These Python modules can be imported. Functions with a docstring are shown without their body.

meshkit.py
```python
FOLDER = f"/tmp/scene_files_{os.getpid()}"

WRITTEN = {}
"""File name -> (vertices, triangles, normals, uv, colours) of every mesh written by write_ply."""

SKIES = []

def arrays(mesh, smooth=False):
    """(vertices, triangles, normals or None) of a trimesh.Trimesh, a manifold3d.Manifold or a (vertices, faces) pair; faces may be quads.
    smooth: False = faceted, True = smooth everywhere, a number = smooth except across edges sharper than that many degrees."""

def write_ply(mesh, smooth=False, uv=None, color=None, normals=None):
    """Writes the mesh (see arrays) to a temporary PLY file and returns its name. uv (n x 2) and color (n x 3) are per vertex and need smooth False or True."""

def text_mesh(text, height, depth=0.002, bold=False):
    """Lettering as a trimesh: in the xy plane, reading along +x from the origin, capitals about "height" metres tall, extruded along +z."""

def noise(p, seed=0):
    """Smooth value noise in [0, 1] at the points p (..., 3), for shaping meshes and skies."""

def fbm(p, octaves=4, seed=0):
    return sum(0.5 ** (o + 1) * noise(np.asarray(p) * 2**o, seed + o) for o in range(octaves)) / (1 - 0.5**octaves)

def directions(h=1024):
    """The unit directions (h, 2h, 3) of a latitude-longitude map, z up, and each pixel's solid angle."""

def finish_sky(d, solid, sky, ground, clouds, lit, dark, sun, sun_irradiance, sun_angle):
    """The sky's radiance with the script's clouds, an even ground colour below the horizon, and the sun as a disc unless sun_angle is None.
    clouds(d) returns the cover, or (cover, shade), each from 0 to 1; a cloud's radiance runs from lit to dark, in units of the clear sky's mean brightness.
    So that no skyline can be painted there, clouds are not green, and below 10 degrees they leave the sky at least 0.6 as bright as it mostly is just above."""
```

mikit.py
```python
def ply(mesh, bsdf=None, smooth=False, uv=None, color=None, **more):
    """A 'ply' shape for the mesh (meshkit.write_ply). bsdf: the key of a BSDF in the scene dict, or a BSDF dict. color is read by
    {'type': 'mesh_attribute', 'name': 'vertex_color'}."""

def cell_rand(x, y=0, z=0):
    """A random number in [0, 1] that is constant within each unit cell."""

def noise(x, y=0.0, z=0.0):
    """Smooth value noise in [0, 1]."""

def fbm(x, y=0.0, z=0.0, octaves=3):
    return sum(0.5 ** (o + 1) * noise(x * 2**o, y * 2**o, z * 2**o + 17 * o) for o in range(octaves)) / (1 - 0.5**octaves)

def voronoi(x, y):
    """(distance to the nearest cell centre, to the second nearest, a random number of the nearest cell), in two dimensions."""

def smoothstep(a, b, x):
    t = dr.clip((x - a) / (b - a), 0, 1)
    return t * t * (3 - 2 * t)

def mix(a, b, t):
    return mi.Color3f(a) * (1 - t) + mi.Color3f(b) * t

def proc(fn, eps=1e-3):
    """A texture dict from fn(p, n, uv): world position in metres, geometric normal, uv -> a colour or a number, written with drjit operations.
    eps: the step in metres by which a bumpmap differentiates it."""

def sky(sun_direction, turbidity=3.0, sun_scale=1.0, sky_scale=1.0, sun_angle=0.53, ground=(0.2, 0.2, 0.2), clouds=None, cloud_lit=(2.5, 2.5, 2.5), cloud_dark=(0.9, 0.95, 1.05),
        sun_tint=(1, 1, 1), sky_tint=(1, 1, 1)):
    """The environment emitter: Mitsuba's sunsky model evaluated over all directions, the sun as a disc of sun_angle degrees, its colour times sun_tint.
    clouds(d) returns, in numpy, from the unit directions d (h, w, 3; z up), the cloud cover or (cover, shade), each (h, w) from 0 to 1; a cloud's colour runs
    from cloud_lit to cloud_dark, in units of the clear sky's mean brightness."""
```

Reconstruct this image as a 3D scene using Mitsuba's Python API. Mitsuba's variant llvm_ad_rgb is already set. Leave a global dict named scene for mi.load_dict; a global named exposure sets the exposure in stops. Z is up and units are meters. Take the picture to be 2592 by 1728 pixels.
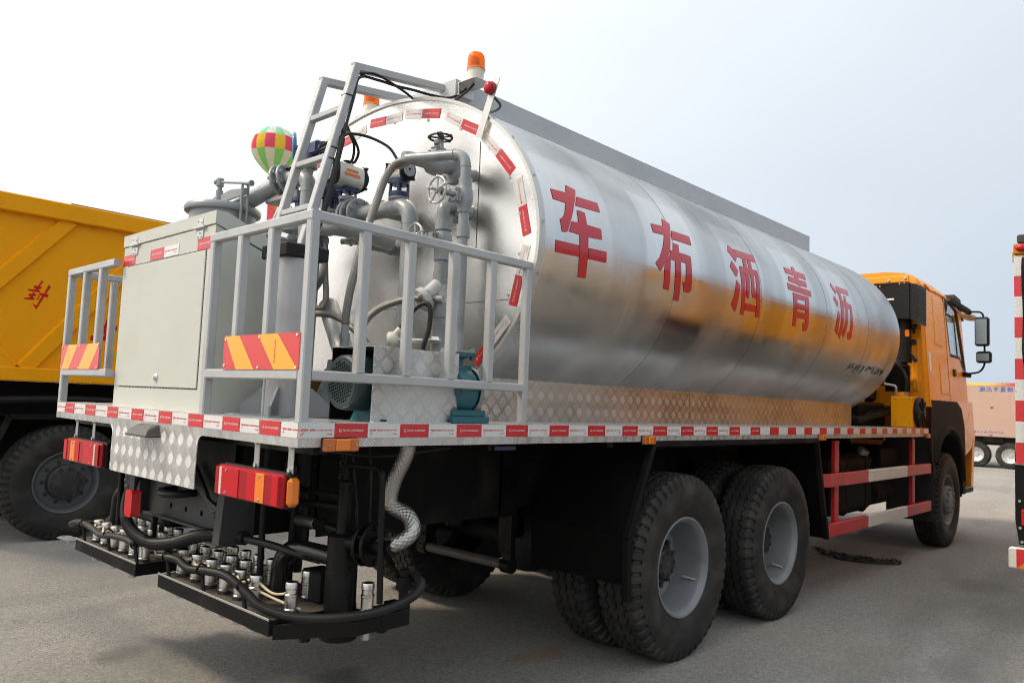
import math
import numpy as np, trimesh, manifold3d as m3, drjit as dr, mitsuba as mi, mikit, meshkit
import shapely.geometry as sg
from shapely.ops import unary_union
T = mi.ScalarTransform4f
PI = math.pi
scene, labels = {}, {}
# ---------------------------------------------------------------- camera, sky, exposure
CAM = np.array([-1.4787, -3.6130, 1.4625]); YAW, PITCH, ROLL = 0.7489, 0.0785, 0.0404
fw = np.array([math.cos(YAW) * math.cos(PITCH), math.sin(YAW) * math.cos(PITCH), math.sin(PITCH)])
rt = np.array([math.sin(YAW), -math.cos(YAW), 0.0]); up = np.cross(rt, fw)
up = -math.sin(ROLL) * rt + math.cos(ROLL) * up
scene['camera'] = {'type': 'thinlens', 'fov': math.degrees(2 * math.atan(1296 / 1952.8)), 'fov_axis': 'x',
                   'to_world': T().look_at(origin=CAM.tolist(), target=(CAM + fw).tolist(), up=up.tolist()),
                   'aperture_radius': 0.0035, 'focus_distance': 3.9, 'near_clip': 0.05, 'far_clip': 2000.0}
SUN = np.array([-0.60, 0.53, 0.84]); SUN /= np.linalg.norm(SUN)


def clouds(d):
    # bright milky haze: whitest round the veiled sun, bluer and a little darker away from it
    a = np.degrees(np.arccos(np.clip(d @ SUN, -1, 1)))
    t = np.clip((a - 22) / 118, 0, 1)
    n = meshkit.fbm(d * [3.0, 3.0, 7.0], 4, 3)
    shade = np.clip(t ** 0.55 + (n - 0.5) * 0.05, 0, 1)
    return 0.93 + 0 * a, shade


scene['sky_light'] = mikit.sky(SUN, turbidity=4, sun_scale=1.0, sky_scale=1.0, sun_angle=9, clouds=clouds,
                               cloud_lit=(9.6, 9.4, 9.1), cloud_dark=(1.72, 2.20, 2.72), ground=(0.22, 0.21, 0.2))
exposure = 1.15

# ---------------------------------------------------------------- materials
def rgb(c):
    return {'type': 'rgb', 'value': list(map(float, c))}


def mat(name, color, rough=0.5, metal=0.0, bump=None, scale=0.001, two=True, eps=1e-3, **kw):
    b = {'type': 'principled', 'base_color': color if isinstance(color, dict) else rgb(color), 'metallic': metal,
         'roughness': rough if isinstance(rough, dict) else float(rough), **kw}
    if bump is not None:
        b = {'type': 'bumpmap', 'arbitrary': mikit.proc(bump, eps), 'scale': scale, 'bsdf': b}
    scene['mat_' + name] = {'type': 'twosided', 'bsdf': b} if two else b


noise, fbm, vor, sm, mix = mikit.noise, mikit.fbm, mikit.voronoi, mikit.smoothstep, mikit.mix


STAINS_SHADOWS = [(2.03, -0.55, .28, .12, (.20, .12, .055), .55), (1.5, -1.35, .35, .10, (.17, .115, .06), .4), (.9, -.2, .22, .18, (.05, .048, .045), .55), (.3, .9, .16, .14, (.05, .048, .045), .5), (5.0, -.1, .5, .35, (.06, .058, .055), .45),
          (8.9, -.4, .4, .5, (.06, .058, .055), .5), (1.0, 3.2, .6, .9, (.10, .103, .107), .5), (.45, 1.3, .22, 1.2, (.11, .113, .117), .45), (3.9, -2.4, .45, .2, (.08, .075, .07), .3), (6.6, -1.9, .5, .25, (.07, .068, .064), .35)]  # bluish entries are shadow streaks painted into the asphalt
TRACKS = [(-3.05, .16), (-2.55, .16), (2.3, .17), (1.75, .17), (-6.3, .2), (-5.7, .2)]


def asphalt_col(p, n, uv):
    g = noise(p.x * 170, p.y * 170) * 0.65 + noise(p.x * 70, p.y * 70, 3.0) * 0.35
    big = fbm(p.x * 0.55 + 3, p.y * 0.55, 1.0, 4)
    streak = fbm(p.x * 0.35, p.y * 2.6, 5.0, 3)
    c = mix((0.148, 0.144, 0.136), (0.232, 0.222, 0.205), sm(0.22, 0.78, g))
    c = c * (0.70 + 0.40 * big + 0.20 * streak)
    dark = sm(0.84, 0.94, noise(p.x * 90 + 7, p.y * 90))
    rust = sm(0.66, 0.80, fbm(p.x * 1.1 + 11, p.y * 1.1 + 4, 2.0, 3)) * 0.16
    dust = sm(0.45, 0.75, fbm(p.x * 0.25 - 8, p.y * 0.4, 9.0, 3)) * 0.10
    c = mix(c, (0.045, 0.044, 0.043), dark * 0.55)
    c = mix(c, (0.26, 0.20, 0.13), rust)
    # placed marks: rusty drips, oil spots, scuffed tyre tracks, bluish shadow streaks painted in
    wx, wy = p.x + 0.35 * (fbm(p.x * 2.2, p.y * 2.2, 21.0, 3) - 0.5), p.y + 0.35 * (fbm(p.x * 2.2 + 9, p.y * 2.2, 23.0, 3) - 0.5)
    for sx, sy, rx, ry, col, k in STAINS_SHADOWS:
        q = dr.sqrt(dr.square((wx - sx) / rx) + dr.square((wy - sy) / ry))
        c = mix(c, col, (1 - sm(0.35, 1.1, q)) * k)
    for off, w in TRACKS:
        q = dr.abs(wy - 0.14 * p.x - off) / w
        c = c * (1 - 0.12 * (1 - sm(0.3, 1.3, q)) * sm(0.35, 0.6, noise(p.x * 1.3, off)))
    return mix(c, (0.30, 0.288, 0.265), dust)


def asphalt_h(p, n, uv):
    return noise(p.x * 170, p.y * 170) * 0.6 + noise(p.x * 70, p.y * 70) * 0.7


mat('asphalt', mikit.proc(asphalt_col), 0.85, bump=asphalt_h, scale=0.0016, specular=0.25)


def tread_h(p, n, uv):
    # five-bar tread plate: squares of raised bars, alternately along one diagonal and the other
    s = 0.086
    a, b = (uv.x + uv.y) / s, (uv.x - uv.y) / s
    i, j = dr.floor(a), dr.floor(b)
    fa, fb = a - i - 0.5, b - j - 0.5
    k = i + j
    odd = (k - 2 * dr.floor(k * 0.5)) > 0.5
    along, across = dr.select(odd, fa, fb), dr.select(odd, fb, fa)
    c5 = across * 6.0
    cell = c5 - dr.round(c5)
    bar = 1 - sm(0.16, 0.42, dr.abs(cell))
    lim = 0.47 - 0.05 * dr.abs(dr.round(c5))
    bar = bar * (1 - sm(lim - 0.12, lim, dr.abs(along))) * dr.select(dr.abs(dr.round(c5)) < 2.5, 1.0, 0.0)
    return bar + 0.15 * noise(uv.x * 9, uv.y * 9)


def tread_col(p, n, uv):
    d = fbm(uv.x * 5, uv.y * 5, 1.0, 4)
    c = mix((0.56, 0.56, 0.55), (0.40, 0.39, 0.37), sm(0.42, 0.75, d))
    return mix(c * 0.88, (0.74, 0.735, 0.72), sm(0.3, 0.9, tread_h(p, n, uv)) * (0.45 + 0.55 * noise(uv.x * 14, uv.y * 14)))  # bars made paler than recesses: sky highlights put into the colour


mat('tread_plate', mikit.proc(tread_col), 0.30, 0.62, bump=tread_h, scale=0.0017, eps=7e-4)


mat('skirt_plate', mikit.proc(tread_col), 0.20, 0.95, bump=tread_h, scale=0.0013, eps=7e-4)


def shell_rough(p, n, uv):
    return 0.045 + 0.12 * sm(0.42, 0.75, fbm(p.x * 2.3, p.z * 2.1, 4.0, 4)) + 0.05 * sm(0.5, 0.7, noise(p.x * 5.5, p.z * 0.6, 9.0)) + 0.03 * noise(p.x * 160, p.z * 2.0)


def shell_col(p, n, uv):
    st = noise(p.x * 75, p.z * 1.3, 1.0) * 0.5 + noise(p.x * 24, p.z * 0.8, 4.0) * 0.5
    bl = fbm(p.x * 1.2 + 5, p.z * 2.2, 2.0, 4)
    ring = fbm(p.x * 3.5, p.z * 1.2, 8.0, 3)
    # cleaner rectangles where film was wiped on round each character
    clean = mi.Float(0)
    for a, b in ((1.25, 1.80), (2.13, 2.72), (3.05, 3.63), (3.95, 4.52), (4.86, 5.46)):
        e = noise(p.z * 9, a) * 0.03
        clean = dr.maximum(clean, sm(a - 0.01, a + 0.02, p.x + e) * (1 - sm(b - 0.02, b + 0.02, p.x + e)) * sm(1.97, 2.02, p.z) * (1 - sm(2.68, 2.72, p.z)))
    band = noise(p.x * 2.6 + 3, p.z * 0.35, 2.0) * 0.6 + noise(p.x * 7.0, p.z * 0.5, 6.0) * 0.4
    return mi.Color3f(0.72, 0.715, 0.70) * (0.76 + 0.12 * sm(0.3, 0.75, band) + 0.10 * st - 0.22 * sm(0.5, 0.8, bl) + 0.16 * (ring - 0.5) + 0.14 * clean)


def shell_h(p, n, uv):
    return fbm(p.x * 1.6, p.z * 2.2, p.y * 1.0, 3)


scene['mat_tank_shell'] = {'type': 'twosided', 'bsdf': {'type': 'bumpmap', 'arbitrary': mikit.proc(shell_h, 0.01), 'scale': 0.0022, 'bsdf':
    {'type': 'roughconductor', 'material': 'none', 'alpha': mikit.proc(shell_rough),
     'specular_reflectance': mikit.proc(shell_col)}}}


def end_h(p, n, uv):
    return fbm(p.y * 2.6, p.z * 2.2, 3.0, 3) + 0.6 * noise(p.y * 1.3 + 4, p.z * 5.0)


def end_col(p, n, uv):
    sp = sm(0.84, 0.9, noise(p.y * 130, p.z * 130)) * sm(0.45, 0.7, fbm(p.y * 4, p.z * 4, 2.0, 3))
    d = fbm(p.y * 1.7, p.z * 4.0, 6.0, 4)
    return mi.Color3f(0.82, 0.795, 0.745) * (1.0 - 0.3 * sp - 0.22 * sm(0.5, 0.8, d))


scene['mat_tank_end'] = {'type': 'twosided', 'bsdf': {'type': 'bumpmap', 'arbitrary': mikit.proc(end_h, 0.01), 'scale': 0.012, 'bsdf':
    {'type': 'roughconductor', 'material': 'none', 'alpha': 0.135, 'specular_reflectance': mikit.proc(end_col)}}}
scene['mat_chrome'] = {'type': 'twosided', 'bsdf': {'type': 'roughconductor', 'material': 'none', 'alpha': 0.16, 'specular_reflectance': rgb((0.74, 0.73, 0.70))}}
scene['mat_mirror'] = {'type': 'twosided', 'bsdf': {'type': 'roughconductor', 'material': 'none', 'alpha': 0.03, 'specular_reflectance': rgb((0.20, 0.215, 0.205))}}


def worn(base, dirt, k=0.5, f=6.0):
    def fn(p, n, uv):
        a = fbm(p.x * f + p.y * 1.7, p.y * f - p.x * 0.6, p.z * f * 0.8, 4)
        return mix(base, dirt, sm(0.48, 0.80, a) * k)
    return mikit.proc(fn)


def uneven(a, b, f=9.0):
    return mikit.proc(lambda p, n, uv: a + (b - a) * fbm(p.x * f, p.y * f, p.z * f, 3))


mat('silver_paint', worn((0.37, 0.38, 0.385), (0.27, 0.26, 0.24), 0.45, 7), uneven(0.28, 0.52), 0.25)
mat('pipe_paint', worn((0.225, 0.245, 0.255), (0.13, 0.13, 0.125), 0.6, 9), uneven(0.24, 0.5), 0.15)
mat('cabinet_paint', worn((0.425, 0.44, 0.405), (0.37, 0.37, 0.325), 0.5, 3.0), 0.5, specular=0.3)
mat('top_box_paint', worn((0.38, 0.405, 0.425), (0.31, 0.33, 0.35), 0.5, 2.0), 0.5)
mat('black_steel', worn((0.004, 0.004, 0.004), (0.013, 0.012, 0.011), 0.5, 6.0), uneven(0.30, 0.55), specular=0.22)
mat('flap_rubber', worn((0.004, 0.004, 0.004), (0.010, 0.0095, 0.009), 0.5, 4.0), 0.7, specular=0.08)
mat('black_matt', (0.012, 0.012, 0.013), 0.7)
mat('black_plastic', (0.010, 0.010, 0.011), 0.5, specular=0.22)
mat('dusty_black', worn((0.006, 0.006, 0.0058), (0.022, 0.020, 0.017), 0.8, 5.0), 0.65, specular=0.12)
mat('cable', (0.010, 0.010, 0.011), 0.45, specular=0.35)


def rubber_col(p, n, uv):
    return mix((0.018, 0.0175, 0.017), (0.048, 0.044, 0.038), sm(0.40, 0.80, fbm(p.x * 9, p.y * 9, p.z * 9, 4)) * 0.7)


mat('rubber', mikit.proc(rubber_col), 0.6, specular=0.3)
mat('wheel_paint', worn((0.175, 0.185, 0.195), (0.11, 0.108, 0.10), 0.6, 7.0), 0.48, 0.2)
mat('hub_dark', worn((0.018, 0.019, 0.021), (0.045, 0.042, 0.037), 0.6, 14.0), 0.55)


def braid_h(p, n, uv):
    a, b = uv.x * 9 + uv.y, uv.x * 9 - uv.y
    return dr.abs(dr.sin(a * PI)) + dr.abs(dr.sin(b * PI))


mat('braid', (0.20, 0.198, 0.19), 0.36, 0.9, bump=braid_h, scale=0.0012)
mat('braid_bright', (0.40, 0.395, 0.38), 0.3, 0.95, bump=braid_h, scale=0.0016)
mat('tray_plate', worn((0.085, 0.072, 0.060), (0.045, 0.040, 0.036), 0.7, 6.0), 0.6, specular=0.3)
mat('orange_paint', worn((0.80, 0.295, 0.015), (0.72, 0.265, 0.018), 0.5, 2.0), 0.32, specular=0.35, clearcoat=0.3, clearcoat_gloss=0.9)
def wrinkle_h(p, n, uv):
    return fbm(p.x * 5, p.y * 2, p.z * 7, 4)


mat('orange_film', (0.74, 0.36, 0.10), 0.2, clearcoat=1.0, bump=wrinkle_h, scale=0.03)
mat('blue_print', (0.03, 0.10, 0.36), 0.5)
mat('yellow_paint', worn((0.76, 0.315, 0.003), (0.66, 0.27, 0.006), 0.6, 1.6), 0.45, specular=0.12)
mat('red_film', (0.50, 0.012, 0.016), 0.30, clearcoat=0.6)
mat('red_letters', worn((0.44, 0.010, 0.022), (0.36, 0.012, 0.02), 0.6, 5.0), 0.16, clearcoat=1.0, clearcoat_gloss=0.98)
mat('red_paint', worn((0.46, 0.018, 0.020), (0.30, 0.02, 0.02), 0.6, 4.0), 0.33, clearcoat=0.4)
mat('white_paint', worn((0.66, 0.64, 0.585), (0.50, 0.475, 0.42), 0.6, 4.0), 0.4)
mat('printed', {'type': 'mesh_attribute', 'name': 'vertex_color'}, 0.28, clearcoat=0.5)
mat('printed_matt', {'type': 'mesh_attribute', 'name': 'vertex_color'}, 0.6)
mat('blue_enamel', (0.010, 0.022, 0.085), 0.3, clearcoat=0.5)
mat('blue_wheel', (0.03, 0.20, 0.40), 0.32, clearcoat=0.5)
mat('pump_teal', worn((0.014, 0.090, 0.115), (0.03, 0.07, 0.08), 0.7, 14.0), 0.38)
mat('motor_green', worn((0.012, 0.030, 0.032), (0.05, 0.05, 0.045), 0.5, 12.0), 0.4)
mat('shaded_yellow', worn((0.40, 0.17, 0.016), (0.31, 0.135, 0.018), 0.6, 1.6), 0.5, specular=0.2)  # truck yellow darkened to stand for shade in its tank reflection
mat('tan_shutter', worn((0.22, 0.185, 0.14), (0.15, 0.125, 0.10), 0.6, 3.0), 0.5)
mat('wheel_dark', worn((0.075, 0.08, 0.085), (0.05, 0.05, 0.048), 0.6, 7.0), 0.5)  # wheel paint darkened as if in shadow, for the left truck; seams too
mat('zinc', (0.40, 0.40, 0.385), 0.38, 0.8)
mat('light_alloy', (0.52, 0.52, 0.50), 0.34, 0.6)
mat('wing_plastic', (0.016, 0.016, 0.017), 0.65, specular=0.12)
mat('red_print', (0.50, 0.008, 0.012), 0.55, specular=0.15)
mat('hood_plastic', (0.05, 0.048, 0.045), 0.35, specular=0.6)
mat('label_white', (0.72, 0.72, 0.69), 0.4)
mat('ivory', (0.60, 0.57, 0.48), 0.4)
mat('rope', (0.55, 0.47, 0.33), 0.8)
mat('tie_rod', worn((0.10, 0.09, 0.08), (0.30, 0.13, 0.03), 0.9, 5.0), 0.45)
mat('dark_red', (0.22, 0.03, 0.025), 0.4)
mat('olive', (0.10, 0.085, 0.02), 0.5)
mat('lamp_red', (0.40, 0.003, 0.010), 0.2, specular=0.25, clearcoat=0.4, clearcoat_gloss=0.98)
mat('lamp_dark_red', (0.27, 0.003, 0.008), 0.2, specular=0.25, clearcoat=0.4, clearcoat_gloss=0.98)
mat('lamp_amber', (0.60, 0.15, 0.005), 0.14, clearcoat=1.0, clearcoat_gloss=0.98)
mat('lamp_brown', (0.42, 0.10, 0.006), 0.18, clearcoat=1.0)
mat('lamp_white', (0.52, 0.36, 0.36), 0.12, clearcoat=1.0)
mat('trailer_pink', worn((0.45, 0.30, 0.235), (0.41, 0.275, 0.215), 0.5, 0.5), 0.5)
mat('cloth_red', (0.75, 0.09, 0.11), 0.8)
mat('curtain', (0.60, 0.66, 0.63), 0.8)
mat('gloss_black', (0.006, 0.006, 0.006), 0.24, specular=0.6)
mat('cab_inside', (0.03, 0.03, 0.03), 0.8)
scene['mat_amber_lens'] = {'type': 'principledthin', 'base_color': rgb((1.0, 0.36, 0.02)), 'roughness': 0.12, 'spec_trans': 0.55, 'diff_trans': 1.1, 'eta': 1.45}
scene['mat_window_glass'] = {'type': 'thindielectric', 'specular_transmittance': rgb((0.72, 0.80, 0.78))}
scene['mat_cling_film'] = {'type': 'thindielectric'}
scene['mat_balloon'] = {'type': 'principledthin', 'base_color': {'type': 'mesh_attribute', 'name': 'vertex_color'}, 'roughness': 0.5, 'diff_trans': 1.0, 'spec_trans': 0.0, 'eta': 1.4}


def film_h(p, n, uv):
    return fbm(p.x * 30, p.y * 30, p.z * 30, 3)


mat('black_film', (0.018, 0.018, 0.020), 0.22, bump=film_h, scale=0.03)

# ---------------------------------------------------------------- mesh helpers
A = lambda *v: np.array(v, float)


def unit(v):
    v = np.asarray(v, float)
    return v / max(np.linalg.norm(v), 1e-12)


def mesh(v, f):
    return trimesh.Trimesh(np.asarray(v, float), np.asarray(f, int), process=False)


def cat(*ms):
    ms = [m for m in ms if m is not None]
    return trimesh.util.concatenate(ms) if len(ms) > 1 else ms[0]


def hull(pts):
    m = m3.Manifold.hull_points(np.asarray(pts, float)).to_mesh()
    return mesh(m.vert_properties[:, :3], m.tri_verts)


def box(x0, x1, y0, y1, z0, z1, b=0.0):
    lo, hi = np.minimum((x0, y0, z0), (x1, y1, z1)), np.maximum((x0, y0, z0), (x1, y1, z1))
    b = min(b, 0.49 * min(hi - lo))
    pts = []
    for s in np.ndindex(2, 2, 2):
        c = np.where(s, hi, lo)
        d = np.where(s, -1, 1)
        if b <= 0:
            pts.append(c)
        else:
            for k in range(3):
                q = c + d * b
                q[k] = c[k]
                pts.append(q)
    return hull(pts)


def bases(ax, ref=None):
    ax = unit(ax)
    ref = A(0, 0, 1) if ref is None else np.asarray(ref, float)
    if abs(ax @ unit(ref)) > 0.98:
        ref = A(1, 0, 0) if abs(ax[0]) < 0.9 else A(0, 1, 0)
    u = unit(np.cross(ref, ax))
    return u, np.cross(ax, u)


def sweep2(sec, p0, p1, upv=(0, 0, 1)):
    """A convex section (n x 2) carried straight from p0 to p1, closed."""
    p0, p1 = A(*p0), A(*p1)
    u, v = bases(p1 - p0, upv)
    s = np.asarray(sec, float)
    ring = s[:, :1] * u + s[:, 1:] * v
    n = len(s)
    V = np.vstack([p0 + ring, p1 + ring, [p0, p1]])
    F = []
    for i in range(n):
        j = (i + 1) % n
        F += [[i, j, n + j], [i, n + j, n + i], [2 * n, j, i], [2 * n + 1, n + i, n + j]]
    return mesh(V, F)


def beam(p0, p1, w, h=None, upv=(0, 0, 1), b=0.004):
    h = w if h is None else h
    x, y = w / 2, h / 2
    b = min(b, 0.4 * min(x, y))
    sec = [(-x + b, -y), (x - b, -y), (x, -y + b), (x, y - b), (x - b, y), (-x + b, y), (-x, y - b), (-x, -y + b)]
    return sweep2(sec, p0, p1, upv)


def fillet(pts, rad, k=6):
    P = [A(*q) for q in pts]
    out = [P[0]]
    for i in range(1, len(P) - 1):
        a, c = P[i - 1] - P[i], P[i + 1] - P[i]
        r = min(rad, 0.49 * np.linalg.norm(a), 0.49 * np.linalg.norm(c))
        q0, q1 = P[i] + unit(a) * r, P[i] + unit(c) * r
        for t in np.linspace(0, 1, k + 1):
            out.append((1 - t) ** 2 * q0 + 2 * t * (1 - t) * P[i] + t * t * q1)
    out.append(P[-1])
    return np.array(out)


def spline(pts, k=8):
    P = np.array([A(*q) for q in pts])
    P = np.vstack([2 * P[0] - P[1], P, 2 * P[-1] - P[-2]])
    out = []
    for i in range(1, len(P) - 2):
        a, b, c, d = P[i - 1:i + 3]
        for t in np.arange(k) / k:
            out.append(0.5 * (2 * b + (c - a) * t + (2 * a - 5 * b + 4 * c - d) * t * t + (3 * b - a - 3 * c + d) * t ** 3))
    out.append(P[-2])
    return np.array(out)


def tube(pts, r, n=10, caps=True, uv=False):
    P = np.array([A(*q) for q in pts])
    keep = np.r_[True, np.linalg.norm(np.diff(P, axis=0), axis=1) > 1e-6]
    P = P[keep]
    R = np.broadcast_to(np.asarray(r, float), keep.shape)[keep]
    t = np.gradient(P, axis=0)
    t /= np.linalg.norm(t, axis=1, keepdims=True)
    u, v = bases(t[0])
    ang = np.arange(n + 1 if uv else n) * 2 * PI / n
    V, prev, s, UV = [], u, 0.0, []
    for i in range(len(P)):
        w = prev - t[i] * (prev @ t[i])
        u = unit(w)
        v = np.cross(t[i], u)
        prev = u
        V.append(P[i] + R[i] * (np.cos(ang)[:, None] * u + np.sin(ang)[:, None] * v))
        s += np.linalg.norm(P[i] - P[i - 1]) if i else 0
        UV.append(np.stack([ang / 2 / PI, np.full(len(ang), s / (2 * PI * R[i]) * 9)], 1))
    m = len(ang)
    F = []
    for i in range(len(P) - 1):
        for j in range(n):
            k = (j + 1) % m
            a, b, c, d = i * m + j, i * m + k, (i + 1) * m + k, (i + 1) * m + j
            F += [[a, b, c], [a, c, d]]
    V = np.vstack(V)
    if caps:
        c0 = len(V)
        V = np.vstack([V, [P[0], P[-1]]])
        UV.append(np.zeros((2, 2)))
        for j in range(n):
            k = (j + 1) % m
            F += [[c0, k, j], [c0 + 1, (len(P) - 1) * m + j, (len(P) - 1) * m + k]]
    M = mesh(V, F)
    return (M, np.vstack(UV)) if uv else M


def cyl(p0, p1, r, n=20, r1=None):
    return tube([p0, p1], [r, r if r1 is None else r1], n)


def lathe(prof, n=32, o=(0, 0, 0), ax=(0, 0, 1)):
    """prof: (radius, height along ax) from one end to the other."""
    u, v = bases(ax)
    w = unit(ax)
    ang = np.arange(n) * 2 * PI / n
    V = np.vstack([A(*o) + h * w + r * (np.cos(ang)[:, None] * u + np.sin(ang)[:, None] * v) for r, h in prof])
    F = []
    for i in range(len(prof) - 1):
        for j in range(n):
            k = (j + 1) % n
            F += [[i * n + j, i * n + k, (i + 1) * n + k], [i * n + j, (i + 1) * n + k, (i + 1) * n + j]]
    M = mesh(V, F)
    M.merge_vertices()
    M.update_faces(M.nondegenerate_faces())
    return M


def torus(c, ax, R, r, n=28, m=8):
    u, v = bases(ax)
    a = np.arange(n + 1) * 2 * PI / n
    ring = A(*c) + R * (np.cos(a)[:, None] * u + np.sin(a)[:, None] * v)
    V, F = [], []
    b = np.arange(m) * 2 * PI / m
    w = unit(ax)
    for i in range(n):
        d = np.cos(a[i]) * u + np.sin(a[i]) * v
        V.append(A(*c) + (R + r * np.cos(b))[:, None] * d + (r * np.sin(b))[:, None] * w)
    for i in range(n):
        for j in range(m):
            p, q = (i + 1) % n, (j + 1) % m
            F += [[i * m + j, p * m + j, p * m + q], [i * m + j, p * m + q, i * m + q]]
    return mesh(np.vstack(V), F)


def ball(c, r, sub=2):
    s = trimesh.creation.icosphere(subdivisions=sub, radius=1.0)
    return mesh(s.vertices * np.asarray(r, float) + A(*c), s.faces)


def frame(o, u, v):
    u, v = unit(u), unit(v)
    M = np.eye(4)
    M[:3, 0], M[:3, 1], M[:3, 2], M[:3, 3] = u, v, np.cross(u, v), o
    return M


def moved(m, M):
    k = m.copy()
    k.apply_transform(M)
    return k


def polys(g):
    return [q for q in getattr(g, 'geoms', [g]) if q.area > 1e-12]


def plate(g, d, M=None):
    """Shapely outline extruded by d, placed by the frame M (u, v in the plane)."""
    m = cat(*[trimesh.creation.extrude_polygon(q, d, engine='earcut') for q in polys(g)])
    m = mesh(m.vertices, m.faces)
    return moved(m, M) if M is not None else m


def hexbolt(c, ax, r=0.012, h=0.010):
    u, v = bases(ax)
    a = np.arange(6) * PI / 3
    s = np.stack([np.cos(a), np.sin(a)], 1) * r
    return sweep2(s, A(*c), A(*c) + unit(ax) * h)


def flange(c, ax, r, th, nb=6, br=0.010, rin=0.78):
    ax = unit(ax)
    c = A(*c)
    u, v = bases(ax)
    b = min(0.004, th * 0.3)
    ms = [lathe([(0, -th / 2), (r - b, -th / 2), (r, -th / 2 + b), (r, th / 2 - b), (r - b, th / 2), (0, th / 2)], 28, c, ax)]
    for k in range(nb):
        a = (k + 0.5) * 2 * PI / nb
        q = c + rin * r * (math.cos(a) * u + math.sin(a) * v)
        ms += [hexbolt(q + ax * th / 2, ax, br, br * 0.9), hexbolt(q - ax * th / 2, -ax, br, br * 0.9)]
    return cat(*ms)


def handwheel(c, ax, R, r=0.0055, nsp=5, knobs=True):
    ax = unit(ax)
    c = A(*c)
    u, v = bases(ax)
    ms = [torus(c, ax, R, r), cyl(c - ax * 0.012, c + ax * 0.012, R * 0.28, 14), cyl(c - ax * 0.02, c + ax * 0.03, R * 0.12, 10)]
    for k in range(nsp):
        a = k * 2 * PI / nsp + 0.3
        d = math.cos(a) * u + math.sin(a) * v
        ms.append(cyl(c + d * R * 0.2, c + d * R, r * 0.85, 8))
        if knobs:
            ms.append(ball(c + d * R, r * 1.75, 1))
    return cat(*ms)


# ---------------------------------------------------------------- scene entries
counts = {}


def key_for(base):
    k = counts.get(base, 0)
    counts[base] = k + 1
    return base if k == 0 else '%s_%03d' % (base, k)


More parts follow.
